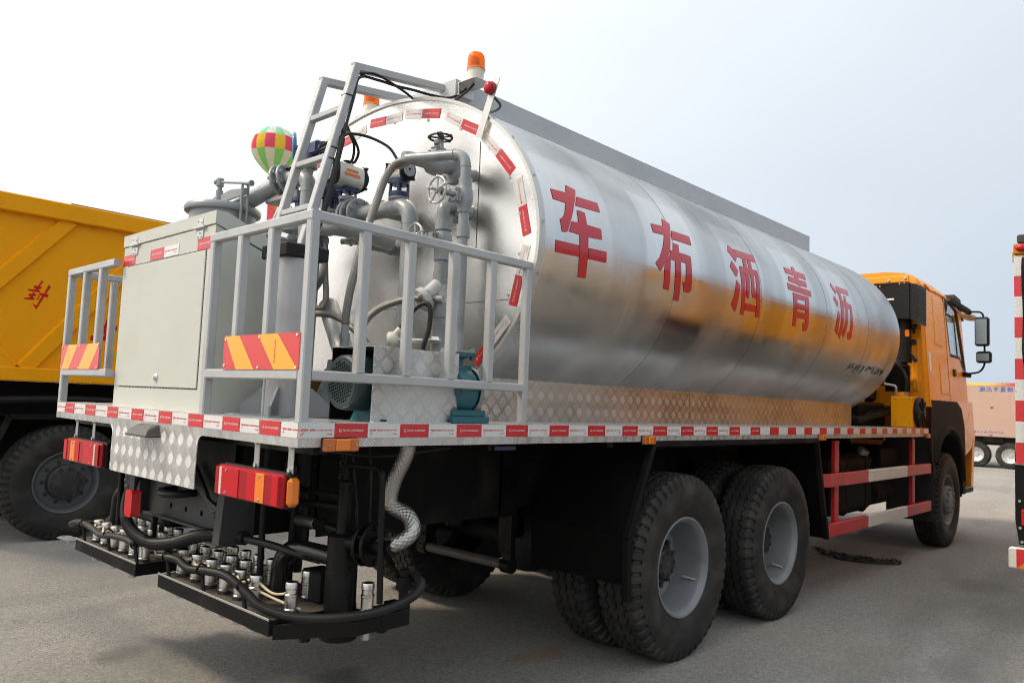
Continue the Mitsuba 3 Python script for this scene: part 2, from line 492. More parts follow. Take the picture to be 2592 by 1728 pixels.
def P(parent, name, m, material, smooth=30, label=None, color=None, uv=None, at=None):
    """One entry: a part of parent (or a top-level thing when parent is None)."""
    key = key_for((parent + '__' if parent else '') + name)
    if isinstance(m, dict):
        d = dict(m)
    else:
        if color is not None or uv is not None:
            smooth = smooth if smooth in (True, False) else (uv is not None and color is None)
        d = mikit.ply(m, 'mat_' + material, smooth=smooth, color=color, uv=uv)
    if at is not None:
        d['to_world'] = at
    scene[key] = d
    if label:
        labels[key] = {'label': label}
    return key


def thing(name, label, cat_, group=None):
    key = key_for(name)
    labels[key] = {'label': label, 'category': cat_}
    if group:
        labels[key]['group'] = group
    return key


def sub(parent, name, label=None):
    """Key of a part that has no mesh of its own, only sub-parts."""
    k = key_for(parent + '__' + name)
    if label:
        labels[k] = {'label': label}
    return k


def boxuv(m):
    """Faceted copy with uv in metres by the face's main direction (for the tread plate)."""
    v = m.vertices[m.faces].reshape(-1, 3)
    n = np.repeat(m.face_normals, 3, axis=0)
    k = np.argmax(np.abs(n), axis=1)
    uvv = np.where((k == 0)[:, None], v[:, [1, 2]], np.where((k == 1)[:, None], v[:, [0, 2]], v[:, [0, 1]]))
    return mesh(v, np.arange(len(v)).reshape(-1, 3)), uvv


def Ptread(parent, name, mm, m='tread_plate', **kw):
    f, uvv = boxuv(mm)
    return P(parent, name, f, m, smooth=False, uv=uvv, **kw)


# ---------------------------------------------------------------- lettering: strokes on a 10 x 10 grid
F = {'程': '2011 0343 2029 2407 2446 5151 5191 5154 9194 5494 5696 5999 7479', '力': '1282 8289 8978 4143 4319',
     '专': '1282 0494 4046 4676 7659', '汽': '1020 0414 0819 5032 3191 4383 3575 7578 7899', '相': '0242 2029 2307 2346 5159 5191 9199 5494 5797 5999',
     '信': '2004 1319 3191 4383 4585 4749 4787 8789 4989', '品': '3070 3034 7074 3474 0545 0509 4549 0949 5595 5559 9599 5999',
     '牌': '1019 1313 1343 3033 1636 3639 5191 5155 9195 5595 5393 7057 5797 7279', '车': '1181 4115 1585 0797 5249',
     '辆': '0140 2003 0343 2229 0646 5090 5259 5292 9299 6066 8086', '尾': '1191 1119 9194 1494 7525 3676 2888 5059 5999',
     '部': '0151 2021 1214 4244 0454 1646 1619 4649 1949 6069 6080 8075 7596', '标': '0242 2029 2307 2346 5191 4494 7479 5558 8598',
     '志': '0292 5055 2575 1618 3639 3979 5657 8698', '板': '0242 2029 2307 2346 9060 6019 5489 8458 5698', '湖': '1020 0414 0819 2353 4048 2555 2529 5559 2959 6169 6191 9199 6494 6696',
     '北': '3039 1333 0838 6069 8463 6999 9896', '齐': '5051 1292 2276 7226 3639 6669', '星': '2080 2024 8084 2282 2484 3526 2686 5459 1797 0999',
     '制': '1021 0262 0464 3039 1619 1656 5659 7177 9099 9989', '造': '1020 0323 2317 1899 4151 3191 6065 3595 4636 4649 4686 8689 4989',
     '来': '1282 0595 5059 5519 5599 2334 8364'}


def glyph(ch, size, w=0.10):
    segs = [sg.LineString([(int(s[0]) / 9, 1 - int(s[1]) / 9), (int(s[2]) / 9 + 1e-4, 1 - int(s[3]) / 9)]) for s in F[ch].split()]
    g = unary_union([q.buffer(w / 2, cap_style=3, join_style=2, quad_segs=1) for q in segs])
    from shapely import affinity
    return affinity.scale(g, size, size, origin=(0, 0))


def flat(g, z=0.0):
    ms = []
    for q in polys(g):
        v, f = trimesh.creation.triangulate_polygon(q, engine='earcut')
        v, f = np.asarray(v, float), np.asarray(f)
        a = v[f[:, 1]] - v[f[:, 0]]
        b = v[f[:, 2]] - v[f[:, 0]]
        fl = (a[:, 0] * b[:, 1] - a[:, 1] * b[:, 0]) < 0
        f[fl] = f[fl][:, ::-1]
        ms.append(mesh(np.c_[v, np.full(len(v), z)], f))
    return cat(*ms)


_latin = {}


def latin(s, h):
    if (s, h) not in _latin:
        m = meshkit.text_mesh(s, h, depth=0.0004, bold=True)
        _latin[s, h] = mesh(m.vertices, m.faces)
    return _latin[s, h].copy()


def cjk(s, h, gap=0.18, z=0.0, w=0.12):
    ms = []
    for i, ch in enumerate(s):
        if ch != ' ':
            m = flat(glyph(ch, h, w), z)
            m.apply_translation([i * h * (1 + gap), 0, 0])
            ms.append(m)
    return cat(*ms)


RED, WHITE = (0.44, 0.012, 0.018), (0.52, 0.525, 0.52)


def tape(L, H, kind, text=True):
    """One section of marking tape in its own plane: corner at the origin, u along, v up; returns (mesh, colours)."""
    base, ink = (RED, WHITE) if kind == 'r' else (WHITE, RED)
    ms, cs = [box(0, L, 0, H, -0.0012, 0.0006)], [base]
    if text and L > 0.1:
        z = 0.0011
        if kind == 'r':
            lg = flat(sg.Point(0, 0).buffer(0.0058, 8).difference(sg.Point(0.001, 0).buffer(0.0042, 8)).union(sg.box(-0.001, -0.003, 0.004, -0.0014)), z)
            lg.apply_translation([0.026, H * 0.52, 0])
            c = cjk('程力专汽', 0.0072, 0.15, z)
            c.apply_translation([0.0375, H * 0.52 - 0.0036, 0])
            t = latin('CLW GROUP', 0.0064)
            t.apply_translation([0.0745, H * 0.52 - 0.0032, z - 0.0004])
            ms += [lg, c, t]
        else:
            c = cjk('相信品牌 相信程力', 0.0062, 0.08, z, 0.17)
            c.apply_translation([0.010, H * 0.48, 0])
            t = latin('TRUSTBRAND TRUSTCHENGLI', 0.0044)
            t.apply_scale([0.72, 1, 1])
            t.apply_translation([0.0735, H * 0.49, z - 0.0004])
            a = flat(sg.Polygon([(0, 0.001), (0.004, 0.002), (0.010, 0.010), (0.006, 0.009), (0.002, 0.006)]), z)
            a.apply_translation([0.012, H * 0.20, 0])
            b = flat(sg.Point(0, 0).buffer(0.0045, 6).difference(sg.Point(0, 0).buffer(0.0034, 6)).union(sg.box(0.007, -0.002, 0.018, 0.002)), z)
            b.apply_translation([0.118, H * 0.27, 0])
            ms += [c, t, a, b]
        cs += [ink] * (len(ms) - 1)
    col = np.vstack([np.tile(c, (len(m.vertices), 1)) for m, c in zip(ms, cs)])
    return cat(*ms), col


_tape = {}


def Ptape(parent, o, u, v, L, H, kind, text=True, name='reflective_tape'):
    k = (round(L, 3), round(H, 3), kind, text)
    if k not in _tape:
        m, c = tape(*k)
        _tape[k] = mikit.ply(m, 'mat_printed', smooth=False, color=c)
    return P(parent, name, _tape[k], None, at=T(frame(o, u, v)))

# ================================================================ the setting
g = 700.0
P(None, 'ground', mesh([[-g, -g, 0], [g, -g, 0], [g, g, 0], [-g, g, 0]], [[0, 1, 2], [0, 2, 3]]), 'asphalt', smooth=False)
labels['ground'] = {'label': 'pale grey asphalt yard with dusty and dark patches', 'kind': 'structure'}

# ================================================================ wheels (built once, set many times)
def tyre_mesh(R=0.545, W=0.30, N=400, lug=True):
    prof = [(-0.098, .268), (-0.122, .300), (-0.140, .345), (-0.149, .400), (-0.149, .430), (-0.143, .462), (-0.138, .478), (-0.136, .486), (-0.132, .502), (-0.126, .517), (-0.120, .529), (-0.112, .537)]
    ys = np.linspace(-0.104, 0.104, 36)
    crown = [(y, R - 0.006 * (y / 0.104) ** 2) for y in ys]
    prof = prof + crown + [(-y, r) for y, r in prof[::-1]]
    pr = np.array(prof)
    pr[:, 0] *= W / 0.30
    a = np.arange(N) * 2 * PI / N
    Y = np.tile(pr[:, 0], (N, 1))
    Rr = np.tile(pr[:, 1], (N, 1))
    ph = a[:, None] / (2 * PI)
    cut = np.zeros_like(Rr)
    tri = lambda t: 2 * np.abs(2 * (t - np.floor(t + 0.5))) - 1
    for c in (-0.056, 0.0, 0.056):
        zz = c + 0.0085 * np.clip(2.2 * tri(ph * 50 + (0.25 if c == 0 else 0)), -1, 1)
        cut = np.maximum(cut, (np.abs(Y - zz) < 0.0062) * 1.0)
    if lug:
        sh = np.abs(Y) > 0.082
        s = (ph * 50 + np.where(Y > 0, 0.0, 0.5)) % 1.0
        wide = 0.20 + 0.20 * np.clip((np.abs(Y) - 0.082) / 0.05, 0, 1)
        cut = np.maximum(cut, sh * (np.abs(Y) < 0.141) * (Rr > 0.48) * (np.abs(s - 0.5) < wide / 2))
    tread = Rr > 0.525
    Rr = Rr - cut * np.where(tread, 0.015, 0.011)
    Y = Y - np.sign(Y) * cut * np.where(tread, 0.0, 0.009)
    for r0 in (0.372, 0.448):                                           # raised rings on the sidewall
        ring = np.exp(-((pr[:, 1] - r0) / 0.006) ** 2) * (np.abs(pr[:, 0]) > 0.1)
        Y = Y + np.sign(Y) * ring * 0.003
    # flattened where it stands on the ground
    X, Z = Rr * np.cos(a)[:, None], Rr * np.sin(a)[:, None]
    V = np.stack([X, Y, Z], -1).reshape(-1, 3)
    m = pr.shape[0]
    i, j = np.meshgrid(np.arange(N), np.arange(m - 1), indexing='ij')
    p, q = i * m + j, ((i + 1) % N) * m + j
    Fq = np.stack([p, q, q + 1, p + 1], -1).reshape(-1, 4)
    return mesh(V, np.vstack([Fq[:, [0, 1, 2]], Fq[:, [0, 2, 3]]]))


TYRE = mikit.ply(tyre_mesh(), 'mat_rubber', smooth=32)


def ring_lathe(prof, n=48):
    return lathe([(r, y) for r, y in prof], n, (0, 0, 0), (0, 1, 0))


# wheels are modelled with their outer side towards -y
RIM_DEEP = mikit.ply(ring_lathe([(.268, -.094), (.286, -.112), (.293, -.118), (.293, -.124), (.284, -.126), (.272, -.118), (.262, -.100), (.256, -.088), (.250, -.040), (.243, .055), (.236, .085),
                                 (.205, .098), (.120, .098), (.120, .112), (.22, .112), (.268, .10)]), 'mat_wheel_paint', smooth=35)
hub = [lathe([(0, -.012), (.078, -.012), (.090, -.004), (.094, .015), (.094, .045), (.112, .050), (.150, .055), (.160, .070), (.160, .10), (0, .10)], 40, (0, 0, 0), (0, 1, 0))]
for k in range(10):
    t = k * PI / 5
    hub.append(hexbolt((.135 * math.cos(t), .060, .135 * math.sin(t)), (0, -1, 0), .016, .035))
for k in range(8):
    t = k * PI / 4 + .2
    hub.append(hexbolt((.070 * math.cos(t), -.010, .070 * math.sin(t)), (0, -1, 0), .010, .010))
hub.append(box(-.009, .009, -.018, -.010, -.03, .03, .003))
HUB_DEEP = mikit.ply(cat(*hub), 'mat_hub_dark', smooth=30)
VALVE = mikit.ply(cat(cyl((.205, -.02, .10), (.222, -.075, .11), .0065, 8), cyl((.200, .0, .096), (.206, -.025, .10), .010, 8)), 'mat_zinc', smooth=30)
disc = sg.Point(0, 0).buffer(.245, 32)
for k in range(10):
    t = k * PI / 5
    disc = disc.difference(sg.Point(.192 * math.cos(t), .192 * math.sin(t)).buffer(.021, 8))
dm = plate(disc, .012, frame((0, -.045, 0), (1, 0, 0), (0, 0, 1)))
RIM_FRONT = mikit.ply(cat(ring_lathe([(.268, -.094), (.286, -.112), (.293, -.118), (.293, -.124), (.284, -.126), (.272, -.116), (.260, -.095), (.248, -.060), (.243, -.045), (.243, .05), (.268, .09)]), dm), 'mat_wheel_paint', smooth=35)
hf = [lathe([(0, -.155), (.085, -.155), (.10, -.148), (.150, -.140), (.163, -.130), (.166, -.100), (.166, -.060), (.170, -.048), (0, -.048)], 48, (0, 0, 0), (0, 1, 0))]
for k in range(10):
    t = k * PI / 5 + .15
    hf.append(hexbolt((.135 * math.cos(t), -.140, .135 * math.sin(t)), (0, -1, 0), .017, .022))
HUB_FRONT = mikit.ply(cat(*hf), 'mat_wheel_paint', smooth=30)
RIM_SHADED = mikit.ply(cat(ring_lathe([(.268, -.094), (.286, -.112), (.293, -.118), (.293, -.124), (.284, -.126), (.272, -.116), (.260, -.095), (.248, -.060), (.243, -.045), (.243, .05), (.268, .09)]), dm), 'mat_wheel_dark', smooth=35)  # shade on the left truck's wheels put into darker rim and hub colours
HUB_FRONT_SHADED = mikit.ply(cat(*hf), 'mat_hub_dark', smooth=30)


DRUM = mikit.ply(cyl((0, .0, 0), (0, .10, 0), .225, 36), 'mat_hub_dark', smooth=30)
HOLE_SHADE = mikit.ply(lathe([(.163, -.053), (.236, -.053), (.236, -.049), (.163, -.049)], 48, (0, 0, 0), (0, 1, 0)), 'mat_hub_dark', smooth=30)  # dark ring added to stand for shade inside the disc holes


def wheel(truck, x, y, side, kind, spin=0.0):
    """kind: deep (outer wheel of a pair), inner, front, other"""
    w = sub(truck, 'wheel')
    M = T().translate([x, y, 0.535]) @ T().rotate([0, 0, 1], 0 if side < 0 else 180) @ T().rotate([0, 1, 0], spin)
    P(w, 'tyre', TYRE, None, at=M)
    if kind == 'deep':
        P(w, 'rim', RIM_DEEP, None, at=M)
        P(w, 'hub', HUB_DEEP, None, at=M)
        P(w, 'valve', VALVE, None, at=M)
    elif kind == 'front':
        P(w, 'rim', RIM_FRONT, None, at=M)
        P(w, 'hub', HUB_FRONT, None, at=M)
        P(w, 'brake_drum', DRUM, None, at=M)
    elif kind == 'other':
        P(w, 'rim', RIM_SHADED, None, at=M)
        P(w, 'hub', HUB_FRONT_SHADED, None, at=M)
        P(w, 'brake_drum', DRUM, None, at=M)
        P(w, 'disc', HOLE_SHADE, None, at=M)
    return w


# ================================================================ the tanker truck
TR = thing('tanker_truck', 'asphalt tanker truck with orange cab and red characters on its polished steel tank', 'truck')
DK = 1.363
# ---- deck
DECK = Ptread(TR, 'deck', box(.004, 7.68, -1.246, 1.246, 1.337, DK))
for s in (-1, 1):
    Ptread(DECK, 'side_edge', box(0.0, 7.682, s * 1.246, s * 1.250, 1.276, DK - .001))
prof = [(1.25, 1.362), (1.25, 1.276), (.505, 1.276)] + [(.46 + .045 * math.cos(t), 1.231 + .045 * math.sin(t)) for t in np.linspace(PI / 2, PI, 7)] + [(.415, 1.062), (.400, 1.055), (-.492, 1.055)]
prof += [(-.497 - .04 + .04 * math.cos(t), 1.236 + .04 * math.sin(t)) for t in np.linspace(0, PI / 2, 7)] + [(-1.25, 1.276), (-1.25, 1.362)]
rear = plate(sg.Polygon(prof).buffer(0), .004, frame((0, 0, 0), (0, -1, 0), (0, 0, 1)))
rear = plate(sg.Polygon([(-a, b) for a, b in prof]).buffer(0), .004, frame((0.0, 0, 0), (0, -1, 0), (0, 0, 1)))
Ptread(TR, 'rear_panel', rear, label='tread plate rear panel with a drop flap in the middle')
ys = [(1.241, 1.111, 'w'), (1.111, .962, 'r'), (.962, .799, 'w'), (.799, .652, 'r'), (.652, .494, 'w'), (.494, .352, 'r'), (.352, .194, 'w'), (.194, .049, 'r'), (.049, -.108, 'w'), (-.108, -.251, 'r'), (-.251, -.402, 'w'),
      (-.402, -.546, 'r'), (-.546, -.702, 'w'), (-.702, -.847, 'r'), (-.847, -.995, 'w'), (-.995, -1.143, 'r'), (-1.143, -1.249, 'w')]
for a, b, k in ys:
    Ptape(DECK, (-.0058, a, 1.309), (0, -1, 0), (0, 0, 1), round((a - b) * 50) / 50 if a - b > .12 else a - b, .052, k)
Ptape(DECK, (-.004, -1.2520, 1.309), (1, 0, 0), (0, 0, 1), .146, .052, 'w')
for k in range(25):
    x = .142 + .301 * k
    Ptape(DECK, (x, -1.2516, 1.309), (1, 0, 0), (0, 0, 1), .148, .052, 'r', text=k < 12)
    if x + .301 < 7.68:
        Ptape(DECK, (x + .148, -1.2516, 1.309), (1, 0, 0), (0, 0, 1), .153, .052, 'w', text=k < 10)
P(DECK, 'beam', box(.02, 7.66, -1.235, -1.19, 1.275, 1.336), 'black_steel')
P(DECK, 'beam', box(.02, 7.66, 1.19, 1.235, 1.275, 1.336), 'black_steel')
for k in range(9):
    P(DECK, 'cross_beam', box(.10 + .9 * k, .16 + .9 * k, -1.19, 1.19, 1.245, 1.336), 'black_steel')

# ---- tank
TA, TB, TZ, X0, X1 = 1.271, .916, 2.248, 1.205, 6.62


def ell(th, d=0.0):
    c, s = np.cos(th), np.sin(th)
    n = np.stack([-c / TA, s / TB], -1)
    n /= np.linalg.norm(n, axis=-1, keepdims=True)
    return np.stack([-TA * c, TZ + TB * s], -1) + d * n


def shell(x0, x1, nx, nt, d=0.0):
    th = np.linspace(0, 2 * PI, nt + 1)
    e = ell(th, d)
    xs = np.linspace(x0, x1, nx + 1)
    V = np.array([[x, y, z] for x in xs for y, z in e])
    uv = np.array([[t / 2 / PI * 6.9, x] for x in xs for t in th])
    i, j = np.meshgrid(np.arange(nx), np.arange(nt), indexing='ij')
    a = i * (nt + 1) + j
    Fq = np.stack([a, a + 1, a + nt + 2, a + nt + 1], -1).reshape(-1, 4)
    return mesh(V, np.vstack([Fq[:, [0, 1, 2]], Fq[:, [0, 2, 3]]])), uv


sm_, suv = shell(X0 + .012, X1, 54, 240)
TANK = P(TR, 'tank', sm_, 'tank_shell', smooth=True, uv=suv, label='polished oval steel tank lying along the truck')


def ell_disc(x, d, rings=14, nt=160, dish=0.0):
    V, F = [[x - dish, 0, TZ]], []
    e = ell(np.arange(nt) * 2 * PI / nt, d) - [0, TZ]
    for r in range(1, rings + 1):
        f = r / rings
        V += [[x - dish * (1 - f * f), y * f, TZ + z * f] for y, z in e]
    for j in range(nt):
        F.append([0, 1 + j, 1 + (j + 1) % nt])
    for r in range(rings - 1):
        for j in range(nt):
            a, b = 1 + r * nt + j, 1 + r * nt + (j + 1) % nt
            F += [[a, a + nt, b + nt], [a, b + nt, b]]
    return mesh(V, F)


P(TANK, 'end_plate', ell_disc(X0, -.002), 'tank_end', smooth=True, label='brushed rear end plate of the tank')
P(TANK, 'front_plate', ell_disc(X1, -.001, dish=-.04), 'tank_end', smooth=True)


def ell_band(x0, x1, d0, d1, nt=200):
    """A closed square-cut band round the tank between two offsets."""
    th = np.arange(nt) * 2 * PI / nt
    rings = [(x0, d0), (x0, d1), (x1, d1), (x1, d0)]
    V = np.vstack([np.c_[np.full(nt, x), ell(th, d)] for x, d in rings])
    F = []
    for k in range(4):
        for j in range(nt):
            a, b, c, e = k * nt + j, k * nt + (j + 1) % nt, ((k + 1) % 4) * nt + (j + 1) % nt, ((k + 1) % 4) * nt + j
            F += [[a, c, b], [a, e, c]]
    return mesh(V, F)


P(TANK, 'rim', ell_band(X0 - .012, X0 + .030, -.012, .006), 'light_alloy', smooth=40)
for x in (2.42, 3.55, 4.74, 5.72):
    P(TANK, 'seam', ell_band(x, x + .0026, -.002, .0010), 'wheel_dark', smooth=40)
for t in np.arange(0, 360, 15):
    sc = []
    y, z = ell(math.radians(t + 4), .006)
    n = unit((0, -math.cos(math.radians(t)) / TA, math.sin(math.radians(t)) / TB))
    sc.append(cyl((X0 + .012, y, z), A(X0 + .012, y, z) + n * .004, .008, 8))
    P(TANK, 'screw', sc[0], 'zinc')
    y, z = ell(math.radians(t + 9), -.12)
    P(TANK, 'screw', cyl((X0, y, z), (X0 - .004, y, z), .009, 8), 'zinc')
# plate joints on the end plate
P(TANK, 'joint', cat(box(X0 - .0022, X0 + .001, -.846, -.843, 2.18, 2.78), box(X0 - .0022, X0 + .001, -1.10, .9, 1.953, 1.956)), 'hub_dark')
GL = {'che':[[(1.323,16.23),(1.446,16.78),(1.47,19.99),(1.543,19.21),(1.513,15.47),(1.492,13.32),(1.453,8.6),(1.406,3.23),(1.366,2.75),(1.354,6.7),(1.376,7.47),(1.394,8.65),(1.406,10.32),(1.422,12.84),(1.325,12.79)],[(1.533,16.71),(1.711,17.13),(1.713,13.65),(1.502,13.13)],[(1.505,11.62),(1.537,11.78),(1.57,11.52),(1.572,7.62),(1.692,7.67),(1.693,4.07),(1.575,3.54),(1.574,0.17),(1.576,-3.77),(1.581,-9.51),(1.519,-9.66),(1.507,-4.06),(1.504,0.64),(1.503,3.49),(1.46,3.54),(1.419,3.51),(1.448,7.16),(1.501,7.42)],[(1.318,-0.17),(1.499,0.17),(1.504,-3.44),(1.319,-3.81)],[(1.578,0.21),(1.731,0.56),(1.733,-3.02),(1.58,-3.31)]],'bu':[[(2.219,16.72),(2.353,17.46),(2.385,21.16),(2.456,19.75),(2.403,13.33),(2.366,7.64),(2.318,3.74),(2.251,-0.75),(2.199,1.62),(2.246,4.24),(2.288,8.04),(2.338,13.64),(2.218,13.14)],[(2.444,16.85),(2.653,16.96),(2.645,13.14),(2.417,13.06)],[(2.419,11.51),(2.48,11.47),(2.471,8.36),(2.54,8.46),(2.602,8.24),(2.601,2.3),(2.605,-4.53),(2.58,-5.84),(2.524,-5.97),(2.496,-2.29),(2.532,-1.97),(2.536,4.87),(2.478,4.88),(2.475,-1.43),(2.483,-9.75),(2.422,-9.8),(2.411,-1.59),(2.413,4.51),(2.364,4.64),(2.356,-0.03),(2.358,-6.72),(2.299,-6.69),(2.293,-0.64),(2.298,1.88),(2.369,7.02),(2.369,8.18),(2.401,8.37)]],'sa':[[(3.192,20.12),(3.244,18.75),(3.262,15.46),(3.222,12.66),(3.151,16.87)],[(3.161,12.65),(3.226,8.69),(3.184,5.72),(3.117,9.57)],[(3.18,4.63),(3.231,2.75),(3.216,-1.61),(3.19,-8.7),(3.122,-6.24),(3.155,-1.29)],[(3.251,18.93),(3.56,19.35),(3.552,15.92),(3.262,15.46)],[(3.26,11.32),(3.32,11.51),(3.314,7.84),(3.303,2.69),(3.306,-2.8),(3.313,-9.13),(3.266,-9.13),(3.257,-3.18),(3.252,2.25),(3.254,7.27)],[(3.26,11.32),(3.531,11.87),(3.524,9.12),(3.25,8.64)],[(3.489,11.75),(3.532,11.8),(3.535,7.61),(3.528,0.07),(3.54,-8.64),(3.486,-8.72),(3.473,-1.5),(3.474,4.18),(3.478,8.25)],[(3.337,15.54),(3.393,15.41),(3.38,12.27),(3.386,8.53),(3.378,3.34),(3.366,0.44),(3.35,-2.18),(3.314,-0.82),(3.323,4.54),(3.326,7.38),(3.324,10.82)],[(3.41,15.6),(3.464,15.58),(3.453,12.13),(3.451,8.0),(3.444,3.91),(3.461,2.35),(3.466,-1.13),(3.416,-0.97),(3.395,0.68),(3.401,5.8),(3.399,9.82)],[(3.31,-4.0),(3.469,-4.06),(3.478,-6.94),(3.319,-6.96)]],'qing':[[(4.061,19.34),(4.454,19.47),(4.435,16.1),(4.054,16.23)],[(4.078,14.98),(4.411,15.01),(4.399,11.85),(4.066,12.08)],[(4.227,21.34),(4.287,21.65),(4.277,19.4),(4.276,11.25),(4.208,11.78),(4.21,19.04)],[(4.02,11.02),(4.453,10.66),(4.446,7.52),(4.017,7.84)],[(4.089,7.05),(4.163,7.05),(4.148,0.7),(4.153,-4.2),(4.153,-8.81),(4.099,-8.78),(4.088,-2.8),(4.087,3.31)],[(4.314,6.7),(4.383,6.79),(4.37,0.44),(4.382,-6.75),(4.366,-9.39),(4.303,-9.93),(4.272,-6.13),(4.319,-5.73),(4.305,0.29)],[(4.165,6.91),(4.379,7.07),(4.366,4.55),(4.155,4.16)],[(4.153,2.43),(4.307,2.51),(4.302,-0.11),(4.151,-0.36)],[(4.15,-1.6),(4.306,-1.43),(4.312,-4.37),(4.154,-4.49)]],'li':[[(5.013,20.47),(5.076,15.95),(5.021,13.82),(4.973,18.18)],[(4.963,12.78),(5.031,9.42),(4.987,6.63),(4.932,10.39)],[(4.987,4.9),(5.031,2.8),(5.006,-1.13),(4.991,-8.04),(4.924,-5.71),(4.954,-0.11)],[(5.111,19.49),(5.384,19.32),(5.357,15.77),(5.089,16.25)],[(5.111,19.49),(5.155,17.03),(5.148,10.88),(5.137,6.34),(5.11,0.92),(5.089,-5.41),(5.061,-9.53),(5.012,-7.4),(5.036,-3.67),(5.056,2.29),(5.071,7.61),(5.086,12.01),(5.089,16.25)],[(5.158,11.69),(5.337,10.44),(5.314,7.28),(5.131,8.42)],[(5.216,14.93),(5.255,14.52),(5.234,10.66),(5.222,5.19),(5.195,-1.3),(5.166,-5.64),(5.136,-8.94),(5.094,-6.07),(5.147,-0.22),(5.173,6.6),(5.184,11.35)],[(5.293,10.76),(5.339,10.2),(5.327,4.86),(5.321,-2.27),(5.32,-7.57),(5.284,-8.76),(5.235,-8.75),(5.209,-5.05),(5.267,-4.35),(5.269,1.98),(5.281,7.04)]],'feng':[[(0.748,2.412),(0.764,2.405),(0.736,2.36),(0.754,2.357),(0.75,2.338),(0.721,2.325),(0.745,2.317),(0.741,2.302),(0.721,2.302),(0.646,2.306),(0.645,2.321),(0.702,2.322),(0.707,2.332),(0.691,2.337),(0.696,2.361),(0.723,2.359)],[(0.688,2.296),(0.706,2.291),(0.701,2.28),(0.718,2.279),(0.712,2.263),(0.695,2.261),(0.686,2.246),(0.708,2.247),(0.7,2.226),(0.62,2.225),(0.623,2.238),(0.661,2.243),(0.668,2.257),(0.649,2.262),(0.655,2.279),(0.682,2.281)],[(0.81,2.382),(0.83,2.366),(0.793,2.294),(0.817,2.29),(0.814,2.263),(0.783,2.268),(0.724,2.139),(0.69,2.197),(0.715,2.179),(0.725,2.178),(0.763,2.274),(0.731,2.281),(0.745,2.3),(0.779,2.296)],[(0.735,2.275),(0.743,2.256),(0.738,2.242),(0.723,2.229),(0.718,2.235),(0.731,2.254)]],'bu2':[[(1.367,2.128),(1.347,2.041)],[(1.357,2.085),(1.415,2.086)],[(1.283,2.077),(1.267,2.028)],[(1.26,2.037),(1.446,2.036)],[(1.349,2.022),(1.331,1.964)],[(1.302,2.003),(1.282,1.973)],[(1.394,2.012),(1.414,1.99)],[(1.421,2.015),(1.375,1.963),(1.334,1.926),(1.269,1.909),(1.21,1.922)]]}
for ch in ('che', 'bu', 'sa', 'qing', 'li'):
    gsh = unary_union([sg.Polygon([(x, t * .012) for x, t in q]).buffer(0) for q in GL[ch]])
    m = flat(gsh)
    v, f = trimesh.remesh.subdivide_to_size(m.vertices, m.faces, .028, max_iter=12)
    yz = ell(np.radians(v[:, 1] / .012), .0022)
    lm = mesh(np.c_[v[:, 0], yz], f)
    n = np.cross(lm.triangles[:, 1] - lm.triangles[:, 0], lm.triangles[:, 2] - lm.triangles[:, 0])
    if n[:, 1].sum() > 0:
        lm = mesh(lm.vertices, lm.faces[:, ::-1])
    lm.merge_vertices()
    P(TANK, 'character', lm, 'red_letters', smooth=True)
rng = np.random.default_rng(4)
sl = []
for k in range(11):                                                     # a line of small slanted dark writing, too worn to read
    xo = 5.50 + .083 * k + (.05 if k > 4 else 0)
    for q in range(6):
        a, b = rng.uniform(0, .05, 2), rng.uniform(-6.2, -1, 2)
        if q % 2:
            a[1] = a[0] + rng.uniform(-.006, .006)
        else:
            b[1] = b[0] + rng.uniform(-.4, .4)
            a[1] = a[0] + .03
        pts = []
        for t in np.linspace(0, 1, 4):
            th = math.radians(-19.5 + (b[0] + (b[1] - b[0]) * t))
            y, z = ell(th, .0015)
            pts.append((xo + a[0] + (a[1] - a[0]) * t + .012 * (b[0] + (b[1] - b[0]) * t) / 3, y, z))
        sl.append(tube(pts, .0032, 4))
P(TANK, 'small_writing', cat(*sl), 'hub_dark')
tapes = [((-.522, 3.004), (-.37, 3.037), (-.218, 3.069)), ((.105, 3.082), (-.048, 3.07), (-.201, 3.063)), ((.435, 3.016), (.290, 3.03), (.135, 3.063)), ((-.832, 2.839), (-.698, 2.908), (-.566, 2.985)),
         ((-1.078, 2.586), (-.974, 2.701), (-.872, 2.803)), ((-1.189, 2.258), (-1.152, 2.402), (-1.115, 2.549)), ((-1.114, 1.922), (-1.15, 2.065), (-1.187, 2.203)), ((-.873, 1.652), (-.985, 1.757), (-1.092, 1.865)),
         ((.760, 2.905), (.625, 2.944), (.480, 2.985)), ((1.000, 2.71), (.90, 2.82), (.79, 2.90)), ((1.15, 2.35), (1.10, 2.49), (1.04, 2.63))]
for E_, B_, W_ in tapes:
    for a, b, k in ((E_, B_, 'r'), (B_, W_, 'w')):
        u = unit((0, b[0] - a[0], b[1] - a[1]))
        v = np.cross((-1, 0, 0), u)
        Ptape(TANK, A(X0 - .0024, a[0], a[1]) - v * .026, u, v, .148, .052, k)
# marker lamp on its strap at the rim of the end plate
ML = sub(TR, 'marker_lamp', 'red marker lamp wrapped in film on a flat strap at the top of the tank end')
P(ML, 'strap', beam((X0 - .020, -.848, 2.797), (X0 - .020, -.962, 3.085), .048, .004, (1, 0, 0), .001), 'light_alloy')
P(ML, 'lens', ball((X0 - .042, -.925, 3.032), (.018, .029, .032)), 'lamp_red', smooth=True)
P(ML, 'housing', lathe([(0, 0), (.033, 0), (.034, .010), (.030, .018), (0, .018)], 20, (X0 - .022, -.928, 3.032), (-1, 0, 0)), 'dark_red')
P(ML, 'cable', tube(spline([(X0 - .02, -.93, 3.0), (1.32, -.86, 3.0), (1.40, -.70, 3.03), (1.38, -.55, 3.09), (1.42, -.42, 3.17)]), .007, 8), 'cable')
